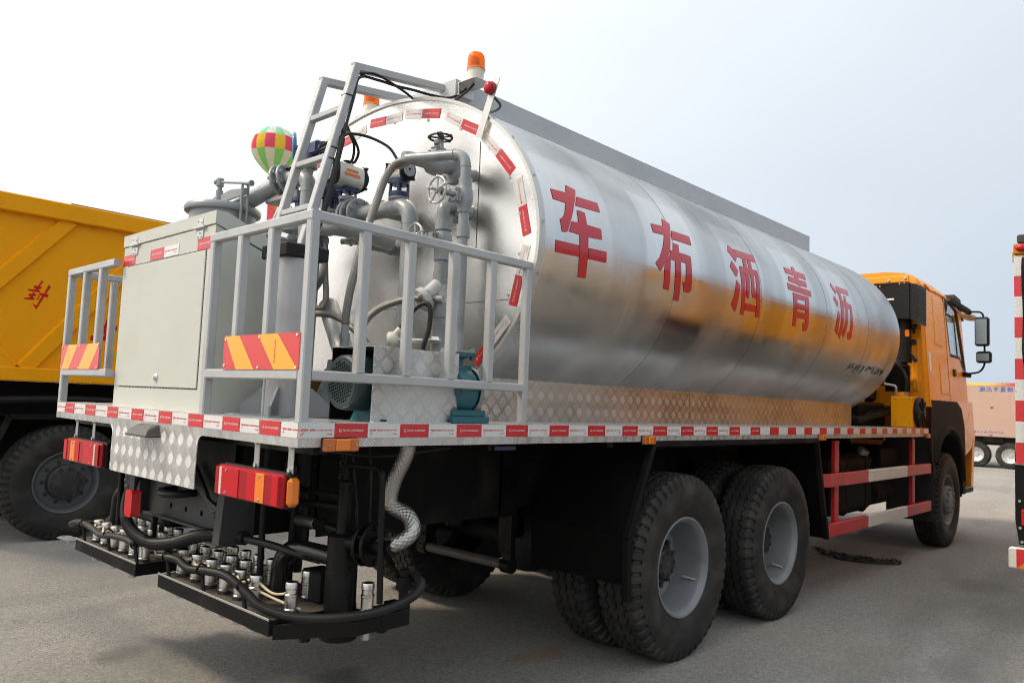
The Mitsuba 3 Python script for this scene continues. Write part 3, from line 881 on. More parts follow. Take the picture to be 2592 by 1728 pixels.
# box along the top of the tank
def hexa(x0, x1, y0, y1, z0, z1a, z1b):
    return hull([(x0, y0, z0), (x0, y1, z0), (x1, y0, z0), (x1, y1, z0), (x0, y0, z1a), (x0, y1, z1a), (x1, y0, z1b), (x1, y1, z1b)])
TOPB = P(TR, 'top_box', hexa(1.42, 6.56, -.395, .36, 2.9, 3.305, 3.342), 'top_box_paint', smooth=False, label='long grey box along the crest of the tank')


def beacon(x, y, z, s, plate_pts):
    b = sub(TR, 'beacon', 'amber rotating beacon on the ' + ('right' if s < 0 else 'left') + ' of the box on the tank')
    P(b, 'bracket', cat(plate(sg.Polygon([(-.068, -.072), (.068, -.072), (.068, .072), (-.068, .072)]), .003, frame((x, y, z - .006), (1, 0, 0), (0, 1, 0))), box(x - .06, x + .06, y - s * .072, y - s * .076, z - .07, z - .003), box(x - .06, x + .06, y - s * .072, y - s * .106, z - .07, z - .066)), 'light_alloy')
    P(b, 'base', lathe([(0, 0), (.044, 0), (.045, .01), (.048, .066), (.052, .070), (0, .070)], 32, (x, y, z - .002)), 'ivory')
    P(b, 'collar', lathe([(.047, .068), (.0535, .068), (.0545, .078), (.050, .084), (.047, .084)], 32, (x, y, z)), 'lamp_amber')
    P(b, 'lens', lathe([(.0515, .082), (.0490, .14), (.045, .158), (.036, .170), (.020, .175), (0, .176)], 40, (x, y, z)), 'amber_lens', smooth=40)
    P(b, 'reflector', cat(lathe([(.006, .08), (.024, .09), (.030, .12), (.024, .15), (.010, .155)], 16, (x, y + .012, z)), cyl((x, y, z + .07), (x, y, z + .14), .012, 10)), 'lamp_brown')
    P(b, 'cable', tube(spline([(x - .01, y, z - .01), (x - .04, y - s * .03, z - .06), (1.40, y - s * .15, z - .12), (1.38, y - s * .28, z - .13), (1.40, y - s * .42, z - .10)]), .007, 8), 'cable')


beacon(1.475, -.500, 3.272, -1, None)
beacon(1.44, .435, 3.275, 1, None)
# skirt between tank and deck
for a, b in ((1.21, 3.30), (3.304, 6.45)):
    for s in (-1, 1):
        Ptread(TR, 'tank_skirt', box(a, b, s * .868, s * .872, DK, 1.585), m='skirt_plate')
for x in (1.6, 3.0, 4.4, 5.8):
    P(TR, 'tank_cradle', box(x, x + .10, -.84, .84, DK, 1.60), 'black_steel')

# ---- rails round the working platform
def rail_bar(parent, name, p0, p1, w=.038):
    P(parent, name, beam(p0, p1, w, w, (0, 0, 1), .005), 'silver_paint', smooth=25)


def board(parent, y0, y1, z0, z1, top, bot, lean):
    """Red and yellow slanted warning board facing the rear; fractions of the stripe edges along its top and bottom."""
    Wd, H = y0 - y1, z1 - z0
    base = [(0, 0)]
    ms, cs = [box(0, Wd, 0, H, -.002, .0)], [(.50, .025, .02)]
    edges = list(zip(top, bot))
    yel = (.80, .30, .004)
    rect = sg.box(0, 0, Wd, H)
    for k in range(0, len(edges) - 1, 2):
        (t0, b0), (t1, b1) = edges[k], edges[k + 1]
        q = sg.Polygon([(b0 * Wd, 0), (b1 * Wd, 0), (t1 * Wd, H), (t0 * Wd, H)]).intersection(rect.buffer(-.0005))
        ms.append(flat(q, .0008))
        cs.append(yel)
    tm = []
    for i, ch in enumerate('车辆尾部标志板'):
        q = flat(glyph(ch, .0095, .13), .0016)
        q.apply_transform(trimesh.transformations.rotation_matrix(PI / 2, (0, 0, 1)))
        q.apply_translation([Wd * (.715 if lean > 0 else .22), H * .18 + i * .0125, 0])
        tm.append(q)
    ms.append(cat(*tm)); cs.append((.42, .06, .01))
    for u_, v_ in ((.03, .12), (.03, .9), (.5, .92), (.5, .06), (.97, .06), (.97, .93)):
        q = cyl((u_ * Wd, v_ * H, 0), (u_ * Wd, v_ * H, .004), .005, 8)
        ms.append(q); cs.append((.6, .6, .58))
    col = np.vstack([np.tile(c, (len(m.vertices), 1)) for m, c in zip(ms, cs)])
    P(parent, 'warning_board', moved(cat(*ms), frame((.0035, y0, z0), (0, -1, 0), (0, 0, 1))), 'printed', color=col, smooth=False)


ZT, ZL, XR = 2.103, 1.530, .025
R1 = sub(TR, 'guard_rail', 'grey square tube rail round the right rear corner of the platform')
rail_bar(R1, 'top_bar', (XR, -.465, ZT), (XR, -1.239, ZT)); rail_bar(R1, 'top_bar', (XR + .019, -1.22, ZT), (1.20, -1.22, ZT))
rail_bar(R1, 'lower_bar', (XR, -.465, ZL), (XR, -1.2, ZL)); rail_bar(R1, 'lower_bar', (XR + .019, -1.22, ZL), (1.20, -1.22, ZL))
for y in (-.484, -1.22):
    rail_bar(R1, 'post', (XR, y, DK), (XR, y, ZT - .019))
for y in (-.72, -.955):
    rail_bar(R1, 'post', (XR, y, ZL + .019), (XR, y, ZT - .019))
for x in (.255, .478, .715, .945):
    rail_bar(R1, 'post', (x, -1.22, ZL + .019), (x, -1.22, ZT - .019))
rail_bar(R1, 'post', (1.182, -1.22, DK), (1.182, -1.22, ZT - .019))
P(R1, 'foot_plate', cat(box(1.13, 1.23, -1.244, -1.19, DK, DK + .005), box(.0, .055, -1.244, -1.195, DK, DK + .004), box(1.15, 1.165, -1.236, -1.226, DK, DK + .014), box(1.205, 1.218, -1.236, -1.226, DK, DK + .014)), 'silver_paint')
board(R1, -.655, -1.213, 1.547, 1.680, (.015, .22, .475, .73), (.20, .445, .705, .99), 1)
R2 = sub(TR, 'guard_rail', 'grey square tube rail round the left rear corner of the platform')
yo = 1.268
rail_bar(R2, 'top_bar', (XR, .60, ZT), (XR, yo + .019, ZT)); rail_bar(R2, 'top_bar', (XR + .019, yo, ZT), (1.20, yo, ZT))
rail_bar(R2, 'lower_bar', (XR, .60, ZL), (XR, yo, ZL)); rail_bar(R2, 'lower_bar', (XR + .019, yo, ZL), (1.20, yo, ZL))
rail_bar(R2, 'post', (XR, yo, DK), (XR, yo, ZT - .019))
for y in (1.025, .79):
    rail_bar(R2, 'post', (XR, y, ZL + .019), (XR, y, ZT - .019))
for x in (.255, .50, .75, 1.0):
    rail_bar(R2, 'post', (x, yo, ZL + .019), (x, yo, ZT - .019))
rail_bar(R2, 'post', (1.182, yo, DK), (1.182, yo, ZT - .019))
board(R2, 1.280, .70, 1.547, 1.684, (.19, .45, .71, 1.0), (.03, .24, .49, .78), -1)

# ---- control cabinet
CB = sub(TR, 'cabinet', 'grey green sheet metal cabinet with a locked door at the rear of the platform')
CY0, CY1 = .600, -.405
body = sg.Polygon([(.055, DK), (.320, DK), (.320, 2.085), (.055, 2.180)])
P(CB, 'body', plate(body, CY0 - CY1, frame((0, CY0, 0), (1, 0, 0), (0, 0, 1))), 'cabinet_paint', smooth=False)
lid = sg.Polygon([(.050, 2.186), (.325, 2.090), (.325, 2.158), (.205, 2.203), (.102, 2.243), (.050, 2.243)])
P(CB, 'lid', plate(lid, CY0 - CY1 + .012, frame((0, CY0 + .006, 0), (1, 0, 0), (0, 0, 1))), 'cabinet_paint', smooth=False)
P(CB, 'door', box(.050, .058, .532, -.333, 1.466, 2.076, .003), 'cabinet_paint', smooth=False)
P(CB, 'door_gap', cat(box(.0535, .056, .536, .5325, 1.462, 2.080), box(.0535, .056, -.3335, -.337, 1.462, 2.080), box(.0535, .056, .536, -.337, 2.0765, 2.0805), box(.0535, .056, .536, -.337, 1.4615, 1.4655)), 'black_matt')
P(CB, 'lock', cat(lathe([(0, 0), (.016, 0), (.018, .004), (.014, .010), (0, .010)], 18, (.050, .082, 1.512), (-1, 0, 0)), box(.034, .042, .087, .077, 1.495, 1.52, .003)), 'chrome')
for y in (.455, -.265):
    P(CB, 'hinge', cat(box(.047, .0505, y + .03, y - .03, 2.190, 2.222, .001), box(.050, .0545, y + .03, y - .03, 2.130, 2.170, .001), cyl((.045, y + .055, 2.182), (.045, y - .055, 2.182), .006, 10),
                       *[cyl((.0505, y + a, 2.140 + b), (.0455, y + a, 2.140 + b), .0045, 8) for a, b in ((-.015, 0), (.015, 0), (0, .018))],
                       *[cyl((.0475, y + a, 2.205 + b), (.043, y + a, 2.205 + b), .0045, 8) for a, b in ((-.018, 0), (.018, .006))]), 'light_alloy')
Ptape(CB, (.0535, .599, 2.084), (0, -1, 0), (0, 0, 1), .148, .054, 'r', name='sticker')
Ptape(CB, (.0535, .264, 2.084), (0, -1, 0), (0, 0, 1), .158, .052, 'r', name='sticker')
Ptape(CB, (.0535, .105, 2.084), (0, -1, 0), (0, 0, 1), .158, .052, 'w', name='sticker')
Ptape(CB, (.0535, -.245, 2.080), (0, -1, 0), (0, 0, 1), .148, .054, 'r', name='sticker')
P(CB, 'latch', cat(*[box(.321, .335, -.37, -.33, z, z + .03, .003) for z in (1.80, 1.95, 2.05)]), 'black_plastic')

# ---- small heating vessel with its clamped lid
VX, VY, VR = .62, .70, .185
VS = sub(TR, 'vessel', 'grey round vessel with a clamped lid behind the cabinet')
P(VS, 'wall', lathe([(0, DK), (VR, DK), (VR, 2.497), (0, 2.497)], 48, (VX, VY, 0)), 'pipe_paint', smooth=40)
P(VS, 'lid', lathe([(VR, 2.490), (VR + .026, 2.492), (VR + .030, 2.504), (VR + .028, 2.520), (VR + .018, 2.532), (0, 2.540)], 48, (VX, VY, 0)), 'pipe_paint', smooth=40)
d = unit((.2, -1, 0))
c0 = A(VX - .03, VY, 0)
P(VS, 'clamp_arm', plate(sg.Polygon([(-.16, 2.535), (-.02, 2.60), (.02, 2.60), (.10, 2.622), (.24, 2.618), (.24, 2.585), (.10, 2.565), (-.02, 2.55), (-.10, 2.535)]), .012, frame(c0 - np.cross(d, (0, 0, 1)) * .006, d, (0, 0, 1))), 'pipe_paint')
P(VS, 'clamp_screw', cat(cyl(c0 + A(0, 0, 2.535), c0 + A(0, 0, 2.66), .013, 12), cyl(c0 + A(0, 0, 2.575), c0 + A(0, 0, 2.63), .020, 12), cyl(c0 + A(0, 0, 2.655), c0 + A(0, 0, 2.700), .021, 12)), 'pipe_paint')
hd = unit((.10, -1, -.16))
hc = c0 + A(0, 0, 2.680)
P(VS, 'clamp_handle', cat(cyl(hc - hd * .035, hc + hd * .315, .0075, 10), cyl(hc - hd * .045, hc - hd * .025, .017, 10), cyl(hc + hd * .305, hc + hd * .323, .017, 10)), 'pipe_paint')
lk = c0 + d * .225
P(VS, 'clamp_link', tube(fillet([lk + A(-.018, 0, 2.42), lk + A(-.018, 0, 2.645), lk + A(.018, 0, 2.645), lk + A(.018, 0, 2.42)], .018), .008, 8), 'pipe_paint')
P(VS, 'side_box', box(.70, .95, .35, .62, 2.15, 2.36, .01), 'pipe_paint')

# ---- ladder
LD = sub(TR, 'ladder', 'grey square tube ladder up to the crest of the tank')


def lad(y, zt, xt):
    return A(xt - (zt - DK) * .255, y, DK), A(xt, y, zt)


a0, a1 = lad(-.28, 3.187, .812)
b0, b1 = lad(.02, 3.187, .812)
for q0, q1, ye in ((a0, a1, -.28), (b0, b1, .02)):
    P(LD, 'stile', beam(q0, q1, .042, .042, (0, 1, 0), .004), 'silver_paint', smooth=25)
    P(LD, 'hand_bar', beam(q1 + A(-.016, 0, 0), (1.42, ye, 3.275), .042, .042, (0, 1, 0), .004), 'silver_paint', smooth=25)
for z in (1.62, 1.88, 2.13, 2.40, 2.675, 2.95):
    t = (z - DK) / (3.187 - DK)
    p, q = a0 + (a1 - a0) * t, b0 + (b1 - b0) * t
    P(LD, 'rung', beam(p + A(0, .021, 0), q - A(0, .021, 0), .036, .030, (0, 0, 1), .004), 'silver_paint', smooth=25)
P(LD, 'tie', cat(*[beam(A(x, -.305, z), A(x, -.255, z), .046, .006, (0, 0, 1), .001) for x, z in ((.77, 3.02), (.70, 2.72), (.69, 2.66))]), 'cable')
# cables tied to the ladder
P(TR, 'conduit', tube(spline([a0 + A(.06, -.03, .55), a0 + (a1 - a0) * .5 + A(.035, -.035, 0), a0 + (a1 - a0) * .74 + A(.03, -.035, 0), a0 + (a1 - a0) * .78 + A(.025, -.025, 0)], 10), .0145, 10), 'black_matt')
P(TR, 'cable', tube(spline([a0 + (a1 - a0) * .75 + A(.03, -.03, 0), a0 + (a1 - a0) * .9 + A(.028, -.02, 0), a1 + A(.02, -.01, -.05), (.95, -.285, 3.165), (1.08, -.285, 3.175), (1.2, -.29, 3.19), (1.33, -.30, 3.20), (1.40, -.38, 3.19), (1.45, -.46, 3.24)], 8), .008, 8), 'cable')
P(TR, 'cable', tube(spline([a1 + A(.02, -.01, -.03), (.93, -.30, 3.185), (1.1, -.30, 3.16), (1.22, -.28, 3.14), (1.33, -.20, 3.17), (1.40, -.05, 3.2)], 8), .007, 8), 'cable')

# ---- upright lifting pipe at the right rear
CYc = A(.315, -.630, 0)
UP = sub(TR, 'upright_pipe', 'thick grey upright pipe with a black cap behind the right rail')
P(UP, 'pipe', cat(cyl(CYc + A(0, 0, DK + .004), CYc + A(0, 0, 2.045), .096, 40), box(CYc[0] - .100, CYc[0] - .090, CYc[1] + .016, CYc[1] + .032, DK, 2.04, .003)), 'silver_paint', smooth=40)
P(UP, 'cap', box(CYc[0] - .105, CYc[0] + .105, CYc[1] - .105, CYc[1] + .105, 2.040, 2.100, .006), 'black_plastic')
for t in range(4):
    r_ = (math.cos(t * PI / 2 + .75), math.sin(t * PI / 2 + .75), 0)
    P(UP, 'gusset', plate(sg.Polygon([(.09, 0), (.20, 0), (.20, .04), (.11, .12), (.09, .12)]), .008, frame(CYc + A(0, 0, DK + .004) + np.cross(r_, (0, 0, 1)) * .004, r_, (0, 0, 1))), 'pipe_paint', smooth=False)
P(UP, 'base_plate', box(CYc[0] - .19, CYc[0] + .19, CYc[1] - .19, CYc[1] + .19, DK, DK + .006), 'pipe_paint')

# ---- pipework in front of the tank end
def pipe(pts, r, rad=None, n=16, name='pipe', m='pipe_paint', label=None, welds=True):
    q = fillet(pts, rad or 2.2 * r, 8)
    ms = [tube(q, r, n)]
    if welds and rad != 0:
        for i in range(1, len(pts) - 1):                                # weld beads where the bends end
            for o in (pts[i - 1], pts[i + 1]):
                dd = A(*o) - A(*pts[i])
                L = min(rad or 2.2 * r, .49 * np.linalg.norm(dd))
                ms.append(torus(A(*pts[i]) + unit(dd) * L, dd, r, .0028, 18, 6))
    return P(TR, name, cat(*ms), m, smooth=40, label=label)


def valve_body(parent, c, run, stem, r):
    """A flanged gate valve: bulged body on the run, bonnet, yoke arms and stem."""
    c, run, stem = A(*c), unit(run), unit(stem)
    s = np.cross(run, stem)
    ms = [lathe([(0, -2.3 * r), (1.0 * r, -2.3 * r), (1.0 * r, -1.5 * r), (1.28 * r, -1.1 * r), (1.34 * r, 0), (1.28 * r, 1.1 * r), (1.0 * r, 1.5 * r), (1.0 * r, 2.3 * r), (0, 2.3 * r)], 20, c, run),
          cyl(c, c + stem * 2.0 * r, .95 * r, 14)]
    for h in (1.75 * r, 2.25 * r):
        q = c + stem * h
        e = 1.25 * r
        pts = [q + a * e * .8 * run + b * e * .8 * s + k * .16 * r * stem for a in (-1, 1) for b in (-1, 1) for k in (-1, 1)]
        ms.append(hull(pts))
    for a in (-1, 1):
        for b in (-1, 1):
            ms.append(hexbolt(c + stem * 2.4 * r + (a * run + b * s) * .72 * r, stem, .26 * r, .28 * r))
    for a in (-1, 1):
        ms.append(beam(c + stem * 2.4 * r + s * a * .55 * r, c + stem * 4.4 * r + s * a * .42 * r, .26 * r, .45 * r, run, .001))
    ms += [cyl(c + stem * 4.3 * r, c + stem * 4.8 * r, .62 * r, 12), cyl(c + stem * 2.3 * r, c + stem * 5.6 * r, .2 * r, 8), cyl(c + stem * 2.4 * r, c + stem * 3.1 * r, .42 * r, 10)]
    return P(parent, 'body', cat(*ms), 'pipe_paint', smooth=35)


# stubs through the end plate
for (y, z, r) in ((-.80, 2.612, .030), (-.79, 2.419, .034), (-.29, 2.475, .045), (.28, 2.60, .05), (-.15, 2.30, .03)):
    P(TANK, 'stub', cat(cyl((1.02, y, z), (X0, y, z), r, 18), torus((X0, y, z), (1, 0, 0), r + .002, .004)), 'pipe_paint', smooth=40)
# right riser from the circulating pump, over to the braided hose
pipe([(.870, -1.105, 1.69), (.860, -1.110, 2.575), (.770, -.800, 2.585)], .024, .06, label='slim grey riser pipe bent over towards the middle')
for z in (2.405, 2.19):
    P(TR, 'coupling', cyl((.863, -1.109, z), (.863, -1.109, z + .055), .031, 18), 'pipe_paint', smooth=40)
V1 = sub(TR, 'valve', 'globe valve with a level dark handwheel at the top right of the tank end')
P(V1, 'flange', cat(flange((1.075, -.805, 2.607), (1, 0, 0), .078, .020, 4, .013), flange((1.050, -.805, 2.607), (1, 0, 0), .078, .020, 4, .013)), 'pipe_paint')
P(V1, 'body', cat(lathe([(0, -.02), (.030, -.02), (.032, .05), (.048, .075), (.056, .105), (.050, .14), (.032, .165), (.030, .27), (.024, .30), (0, .30)], 24, (1.055, -.805, 2.607), (-1, .05, -.03)),
                  cyl((.955, -.803, 2.61), (.960, -.803, 2.675), .034, 16), box(.915, 1.0, -.838, -.768, 2.650, 2.664, .004), cyl((.96, -.803, 2.675), (.96, -.813, 2.735), .008, 8),
                  beam((.96, -.775, 2.66), (.96, -.785, 2.715), .012, .02), beam((.96, -.831, 2.66), (.96, -.821, 2.715), .012, .02), cyl((.96, -.803, 2.708), (.96, -.803, 2.725), .024, 12), box(.925, .995, -.825, -.781, 2.68, 2.690, .003),
                  *[hexbolt((x, y, 2.664), (0, 0, 1), .009, .009) for x in (.925, .99) for y in (-.83, -.776)]), 'pipe_paint', smooth=35)
P(V1, 'handwheel', handwheel((.96, -.815, 2.738), (0, .05, 1), .056), 'hub_dark')
V2 = sub(TR, 'valve', 'gate valve with an upright silver handwheel on the slim riser')
valve_body(V2, (.862, -1.109, 2.372), (0, 0, 1), (-1, .02, 0), .030)
P(V2, 'handwheel', handwheel((.700, -1.106, 2.372), (-1, .02, 0), .058), 'silver_paint')
P(V2, 'stem', cat(cyl((.72, -1.106, 2.372), (.668, -1.105, 2.372), .007, 8), ball((.668, -1.105, 2.372), .009, 1)), 'zinc')
# second pipe with valve and strainer
pipe([(1.10, -.79, 2.419), (1.02, -.795, 2.419), (1.02, -.80, 1.40)], .034, .075, label='grey pipe bent down from the tank end with a strainer on it')
P(TR, 'flange', cat(flange((1.115, -.79, 2.419), (1, 0, 0), .072, .018, 4, .013), flange((1.092, -.79, 2.419), (1, 0, 0), .072, .018, 4, .013)), 'pipe_paint')
V3 = sub(TR, 'valve', 'gate valve with an upright silver handwheel above the strainer')
valve_body(V3, (1.02, -.80, 2.232), (0, 0, 1), (-1, .04, 0), .034)
P(V3, 'handwheel', handwheel((.845, -.793, 2.232), (-1, .04, 0), .058), 'silver_paint')
for z, h in ((2.29, .05), (2.14, .06), (2.02, .06), (1.86, .07)):
    P(TR, 'coupling', cyl((1.02, -.80, z), (1.02, -.80, z + h), .043, 18), 'pipe_paint', smooth=40)
sd = unit((-.75, .25, -.55))
P(TR, 'strainer', cat(cyl((1.02, -.80, 2.03), A(1.02, -.80, 2.0) + sd * .10, .040, 18), cyl((1.02, -.80, 2.06), (1.02, -.80, 1.90), .040, 18), flange(A(1.02, -.80, 2.0) + sd * .105, sd, .062, .034, 4, .012, .70)), 'silver_paint', smooth=35,
  label='silver slanted strainer with four cover bolts')
# big pipe with its air driven valves
pipe([(.97, -.60, 1.40), (.97, -.60, 2.440), (.955, .02, 2.440)], .043, .10, label='thick grey pipe rising and bending left across the tank end')
P(TR, 'flange', cat(flange((.955, -.135, 2.44), (0, 1, 0), .093, .022, 8, .012), flange((.955, -.100, 2.44), (0, 1, 0), .093, .022, 8, .012), flange((.955, -.19, 2.44), (0, 1, 0), .088, .018, 8, .012)), 'pipe_paint')
pipe([(.955, .0, 2.44), (.94, .20, 2.40), (.93, .42, 2.40), (.93, .48, 2.05)], .052, .12)
pipe([(.80, .02, 2.36), (.80, -.24, 2.34), (1.10, -.29, 2.30)], .046, .10, label=None)
P(TR, 'drain', cat(flange((.955, -.11, 2.30), (0, 0, 1), .052, .016, 4, .008), cyl((.955, -.11, 2.3), (.955, -.11, 2.40), .022, 14), flange((.86, .06, 2.21), (0, 0, 1), .052, .016, 4, .008), cyl((.86, .06, 2.21), (.86, .06, 2.36), .034, 14), flange((.86, .10, 2.28), (1, 0, 0), .07, .02, 6, .01)), 'pipe_paint', smooth=35)


def actuator(c, ax, L, r, label):
    c, ax = A(*c), unit(ax)
    s = unit(np.cross(ax, (0, 0, 1)))
    k = sub(TR, 'actuator', label)
    n = 28
    sec = [(r * .86 * math.copysign(abs(math.cos(t)) ** .62, math.cos(t)), r * math.copysign(abs(math.sin(t)) ** .62, math.sin(t))) for t in np.arange(n) * 2 * PI / n]
    P(k, 'body', sweep2(sec, c - ax * L * .36, c + ax * L * .36), 'light_alloy', smooth=40)
    for q in (-1, 1):
        e = c + q * ax * L * .36
        P(k, 'end_cap', cat(sweep2([(a * 1.06, b * 1.06) for a, b in sec], e, e + q * ax * L * .07), lathe([(r * .90, 0), (r * .90, L * .05), (r * .80, L * .085), (0, L * .085)], 26, e + q * ax * L * .06, q * ax), cyl(e, e + q * ax * L * .17, r * .12, 10),
                            *[cyl(e + q * ax * L * .04 + a * s * r * .74 + b * A(0, 0, 1) * r * .86, e + q * ax * L * .10 + a * s * r * .74 + b * A(0, 0, 1) * r * .86, r * .13, 8) for a in (-1, 1) for b in (-1, 1)]), 'black_plastic', smooth=35)
        P(k, 'end_disc', lathe([(0, L * .10), (r * .72, L * .10), (r * .72, L * .15), (0, L * .155)], 24, e, q * ax), 'hub_dark' if q > 0 else 'pipe_paint')
    P(k, 'indicator', cyl(c + A(0, 0, r * .95), c + A(0, 0, r * 1.28), r * .30, 16), 'black_plastic')
    o = -s if (-s)[1] < 0 or (-s)[0] < -.5 else s
    for h, w, l_ in ((.28, .10, .45), (-.08, .13, .62)):
        P(k, 'sticker', hull([c + o * r * .872 + ax * a * L * .36 * l_ + A(0, 0, (h + b * w) * r) + o * t for a in (-1, 1) for b in (-1, 1) for t in (0, .0015)]), 'lamp_amber')
    return k


AC1 = actuator((.920, -.090, 2.662), (1, .05, 0), .235, .066, 'silver and black air actuator with orange stickers over the flanged valve')
P(AC1, 'bracket', cat(box(.90, .99, -.125, -.045, 2.590, 2.602, .003), cyl((.945, -.085, 2.53), (.945, -.085, 2.60), .012, 10), *[beam((.945 + a, -.085 + b, 2.545), (.945 + a, -.085 + b, 2.60), .012, .012) for a in (-.028, .028) for b in (-.028, .028)], box(.895, .995, -.13, -.04, 2.575, 2.588, .003)), 'blue_enamel')
P(AC1, 'flange', cat(flange((.945, -.085, 2.538), (0, 0, 1), .052, .022, 4, .009), cyl((.945, -.085, 2.45), (.945, -.085, 2.53), .030, 16)), 'pipe_paint')
AC2 = actuator((.985, -.480, 2.632), (.05, 1, 0), .160, .052, 'silver and black air actuator behind the braided hose')
P(AC2, 'bracket', cat(cyl((.985, -.48, 2.562), (.985, -.48, 2.588), .052, 20), cyl((.985, -.48, 2.53), (.985, -.48, 2.57), .012, 10), *[beam((.985 + a, -.48 + b, 2.51), (.985 + a, -.48 + b, 2.57), .013, .013) for a in (-.032, .032) for b in (-.032, .032)], cyl((.985, -.48, 2.500), (.985, -.48, 2.520), .054, 20)), 'blue_enamel')
P(AC2, 'flange', cat(flange((.985, -.48, 2.488), (0, 0, 1), .054, .020, 6, .008), cyl((.985, -.48, 2.43), (.985, -.48, 2.488), .028, 16)), 'pipe_paint')
GB = sub(TR, 'valve', 'blue capped valve left of the air actuator')
P(GB, 'cap', lathe([(0, 0), (.052, 0), (.055, .01), (.055, .060), (.048, .072), (0, .074)], 28, (.95, .088, 2.565)), 'blue_enamel', smooth=40)
P(GB, 'yoke', cat(*[cyl((.95 + a, .088 + b, 2.50), (.95 + a, .088 + b, 2.57), .013, 10) for a in (-.025, .025) for b in (-.025, .025)], cyl((.95, .088, 2.552), (.95, .088, 2.566), .040, 16)), 'blue_enamel')
P(GB, 'flange', cat(flange((.95, .088, 2.492), (0, 0, 1), .052, .022, 4, .009), cyl((.95, .088, 2.41), (.95, .088, 2.49), .036, 16)), 'pipe_paint')
# slanted pipe from the vessel, its elbow and the blue handwheel on a gearbox
pipe([(.665, .655, 2.525), (.785, .335, 2.668)], .047, 0, 20, label='thick slanted grey pipe from the vessel up to the tank end', welds=False)
P(TR, 'flange', flange((.775, .345, 2.672), (.3, -.92, .2), .092, .018, 8, .011), 'pipe_paint')
P(TR, 'flange', flange((.790, .295, 2.674), (.3, -.92, .2), .092, .018, 8, .011), 'pipe_paint')
pipe([(.785, .32, 2.672), (.805, .09, 2.665), (.805, .085, 2.30)], .046, .09, 20)
P(TR, 'bracket_plate', box(.74, .83, .25, .44, 2.545, 2.572, .004), 'pipe_paint')
BV = sub(TR, 'valve', 'blue gearbox valve with a pale blue handwheel at the top left of the tank end')
hc_, hn_ = A(.80, .258, 2.858), unit((-.82, .56, -.05))
hu_ = unit(np.cross((0, 0, 1), hn_))
P(BV, 'handwheel', cat(torus(hc_, hn_, .076, .0095, 36, 10), cyl(hc_ - hn_ * .01, hc_ + hn_ * .012, .022, 14), *[cyl(hc_, hc_ + .074 * (math.cos(t) * hu_ + math.sin(t) * A(0, 0, 1)), .006, 8) for t in (.5, 2.6, 4.7)]), 'blue_wheel', smooth=40)
P(BV, 'gearbox', cat(cyl(hc_, (.85, .12, 2.83), .014, 12), box(.80, .90, .035, .150, 2.785, 2.865, .012), cyl((.82, .12, 2.73), (.82, .12, 2.80), .034, 20), cyl((.85, .02, 2.82), (.85, .07, 2.82), .04, 20)), 'blue_enamel', smooth=35)
P(BV, 'neck', cat(flange((.815, .122, 2.725), (0, 0, 1), .050, .022, 4, .009), cyl((.81, .125, 2.66), (.815, .122, 2.72), .030, 16)), 'pipe_paint')
P(TR, 'valve_cap', lathe([(0, 0), (.024, 0), (.024, .10), (.04, .11), (.04, .13), (0, .13)], 18, (.80, .17, 2.42)), 'blue_enamel')
P(TR, 'valve_cap', cyl((.80, .20, 2.53), (.80, .20, 2.60), .02, 12), 'pipe_paint')
P(TR, 'valve_bonnet', lathe([(0, 0), (.075, 0), (.08, .02), (.07, .05), (.03, .065), (0, .065)], 24, (.80, .19, 2.36)), 'pipe_paint', smooth=35)
P(TR, 'handwheel', handwheel((.62, .02, 2.16), (0, .2, 1), .075, .009), 'blue_wheel')
# slanted pipe low on the left of the platform, with the gear pump cone
pipe([(.93, .02, 1.95), (.74, -.56, 1.46)], .055, 0, 20, welds=False)
pipe([(.80, .02, 2.30), (.80, .03, 1.5)], .05, 0, 18, welds=False)
GP = sub(TR, 'gear_pump', 'dark grey cone shaped pump behind the upright pipe')
P(GP, 'body', cat(lathe([(0, 0), (.16, 0), (.165, .03), (.13, .10), (.09, .20), (.085, .26), (0, .26)], 28, (.62, -.62, DK)), flange((.66, -.60, 1.50), (.4, .8, .5), .10, .02, 6, .01)), 'pipe_paint', smooth=35)
P(GP, 'coupling_ring', lathe([(0, 0), (.10, 0), (.10, .04), (0, .04)], 24, (.72, -.45, 1.52), (.3, .9, .3)), 'dark_red')
P(GP, 'motor', lathe([(0, 0), (.09, 0), (.10, .02), (.10, .22), (.07, .25), (0, .25)], 24, (.60, -.32, 1.48), (.1, 1, 0)), 'olive', smooth=35)
P(TR, 'shock_rod', cat(cyl((.42, -.40, DK), (.46, -.43, 1.62), .018, 10), *[torus((.42 + .04 * t, -.40 - .03 * t, DK + .02 + .24 * t), (.1, -.1, 1), .022, .005, 14, 6) for t in np.linspace(0, 1, 14)]), 'black_plastic')


def hose(name, pts, r, m, k=9, n=10, label=None, ridged=False, parent=None):
    q = spline(pts, k)
    if ridged:
        L = np.r_[0, np.cumsum(np.linalg.norm(np.diff(q, axis=0), axis=1))]
        nn = int(L[-1] / (r * .21))
        s = np.linspace(0, L[-1], nn)
        q = np.stack([np.interp(s, L, q[:, i]) for i in range(3)], 1)
        rr = r * (1 + .055 * np.where(np.arange(nn) % 2, 1, -1.0))
        return P(parent or TR, name, tube(q, rr, 14), m, smooth=20, label=label)
    M, uvv = tube(q, r, n, uv=True)
    return P(parent or TR, name, M, m, smooth=True, uv=uvv, label=label)


def fitting(p, d, r=.020):
    p, d = A(*p), unit(d)
    P(TR, 'hose_fitting', cat(cyl(p, p + d * .045, r * .95, 14), sweep2([(r * 1.25 * math.cos(t), r * 1.25 * math.sin(t)) for t in np.arange(6) * PI / 3], p + d * .045, p + d * .075), cyl(p + d * .075, p + d * .12, r * 1.05, 14), cyl(p + d * .12, p + d * .15, r * .8, 12)), 'pipe_paint', smooth=30)


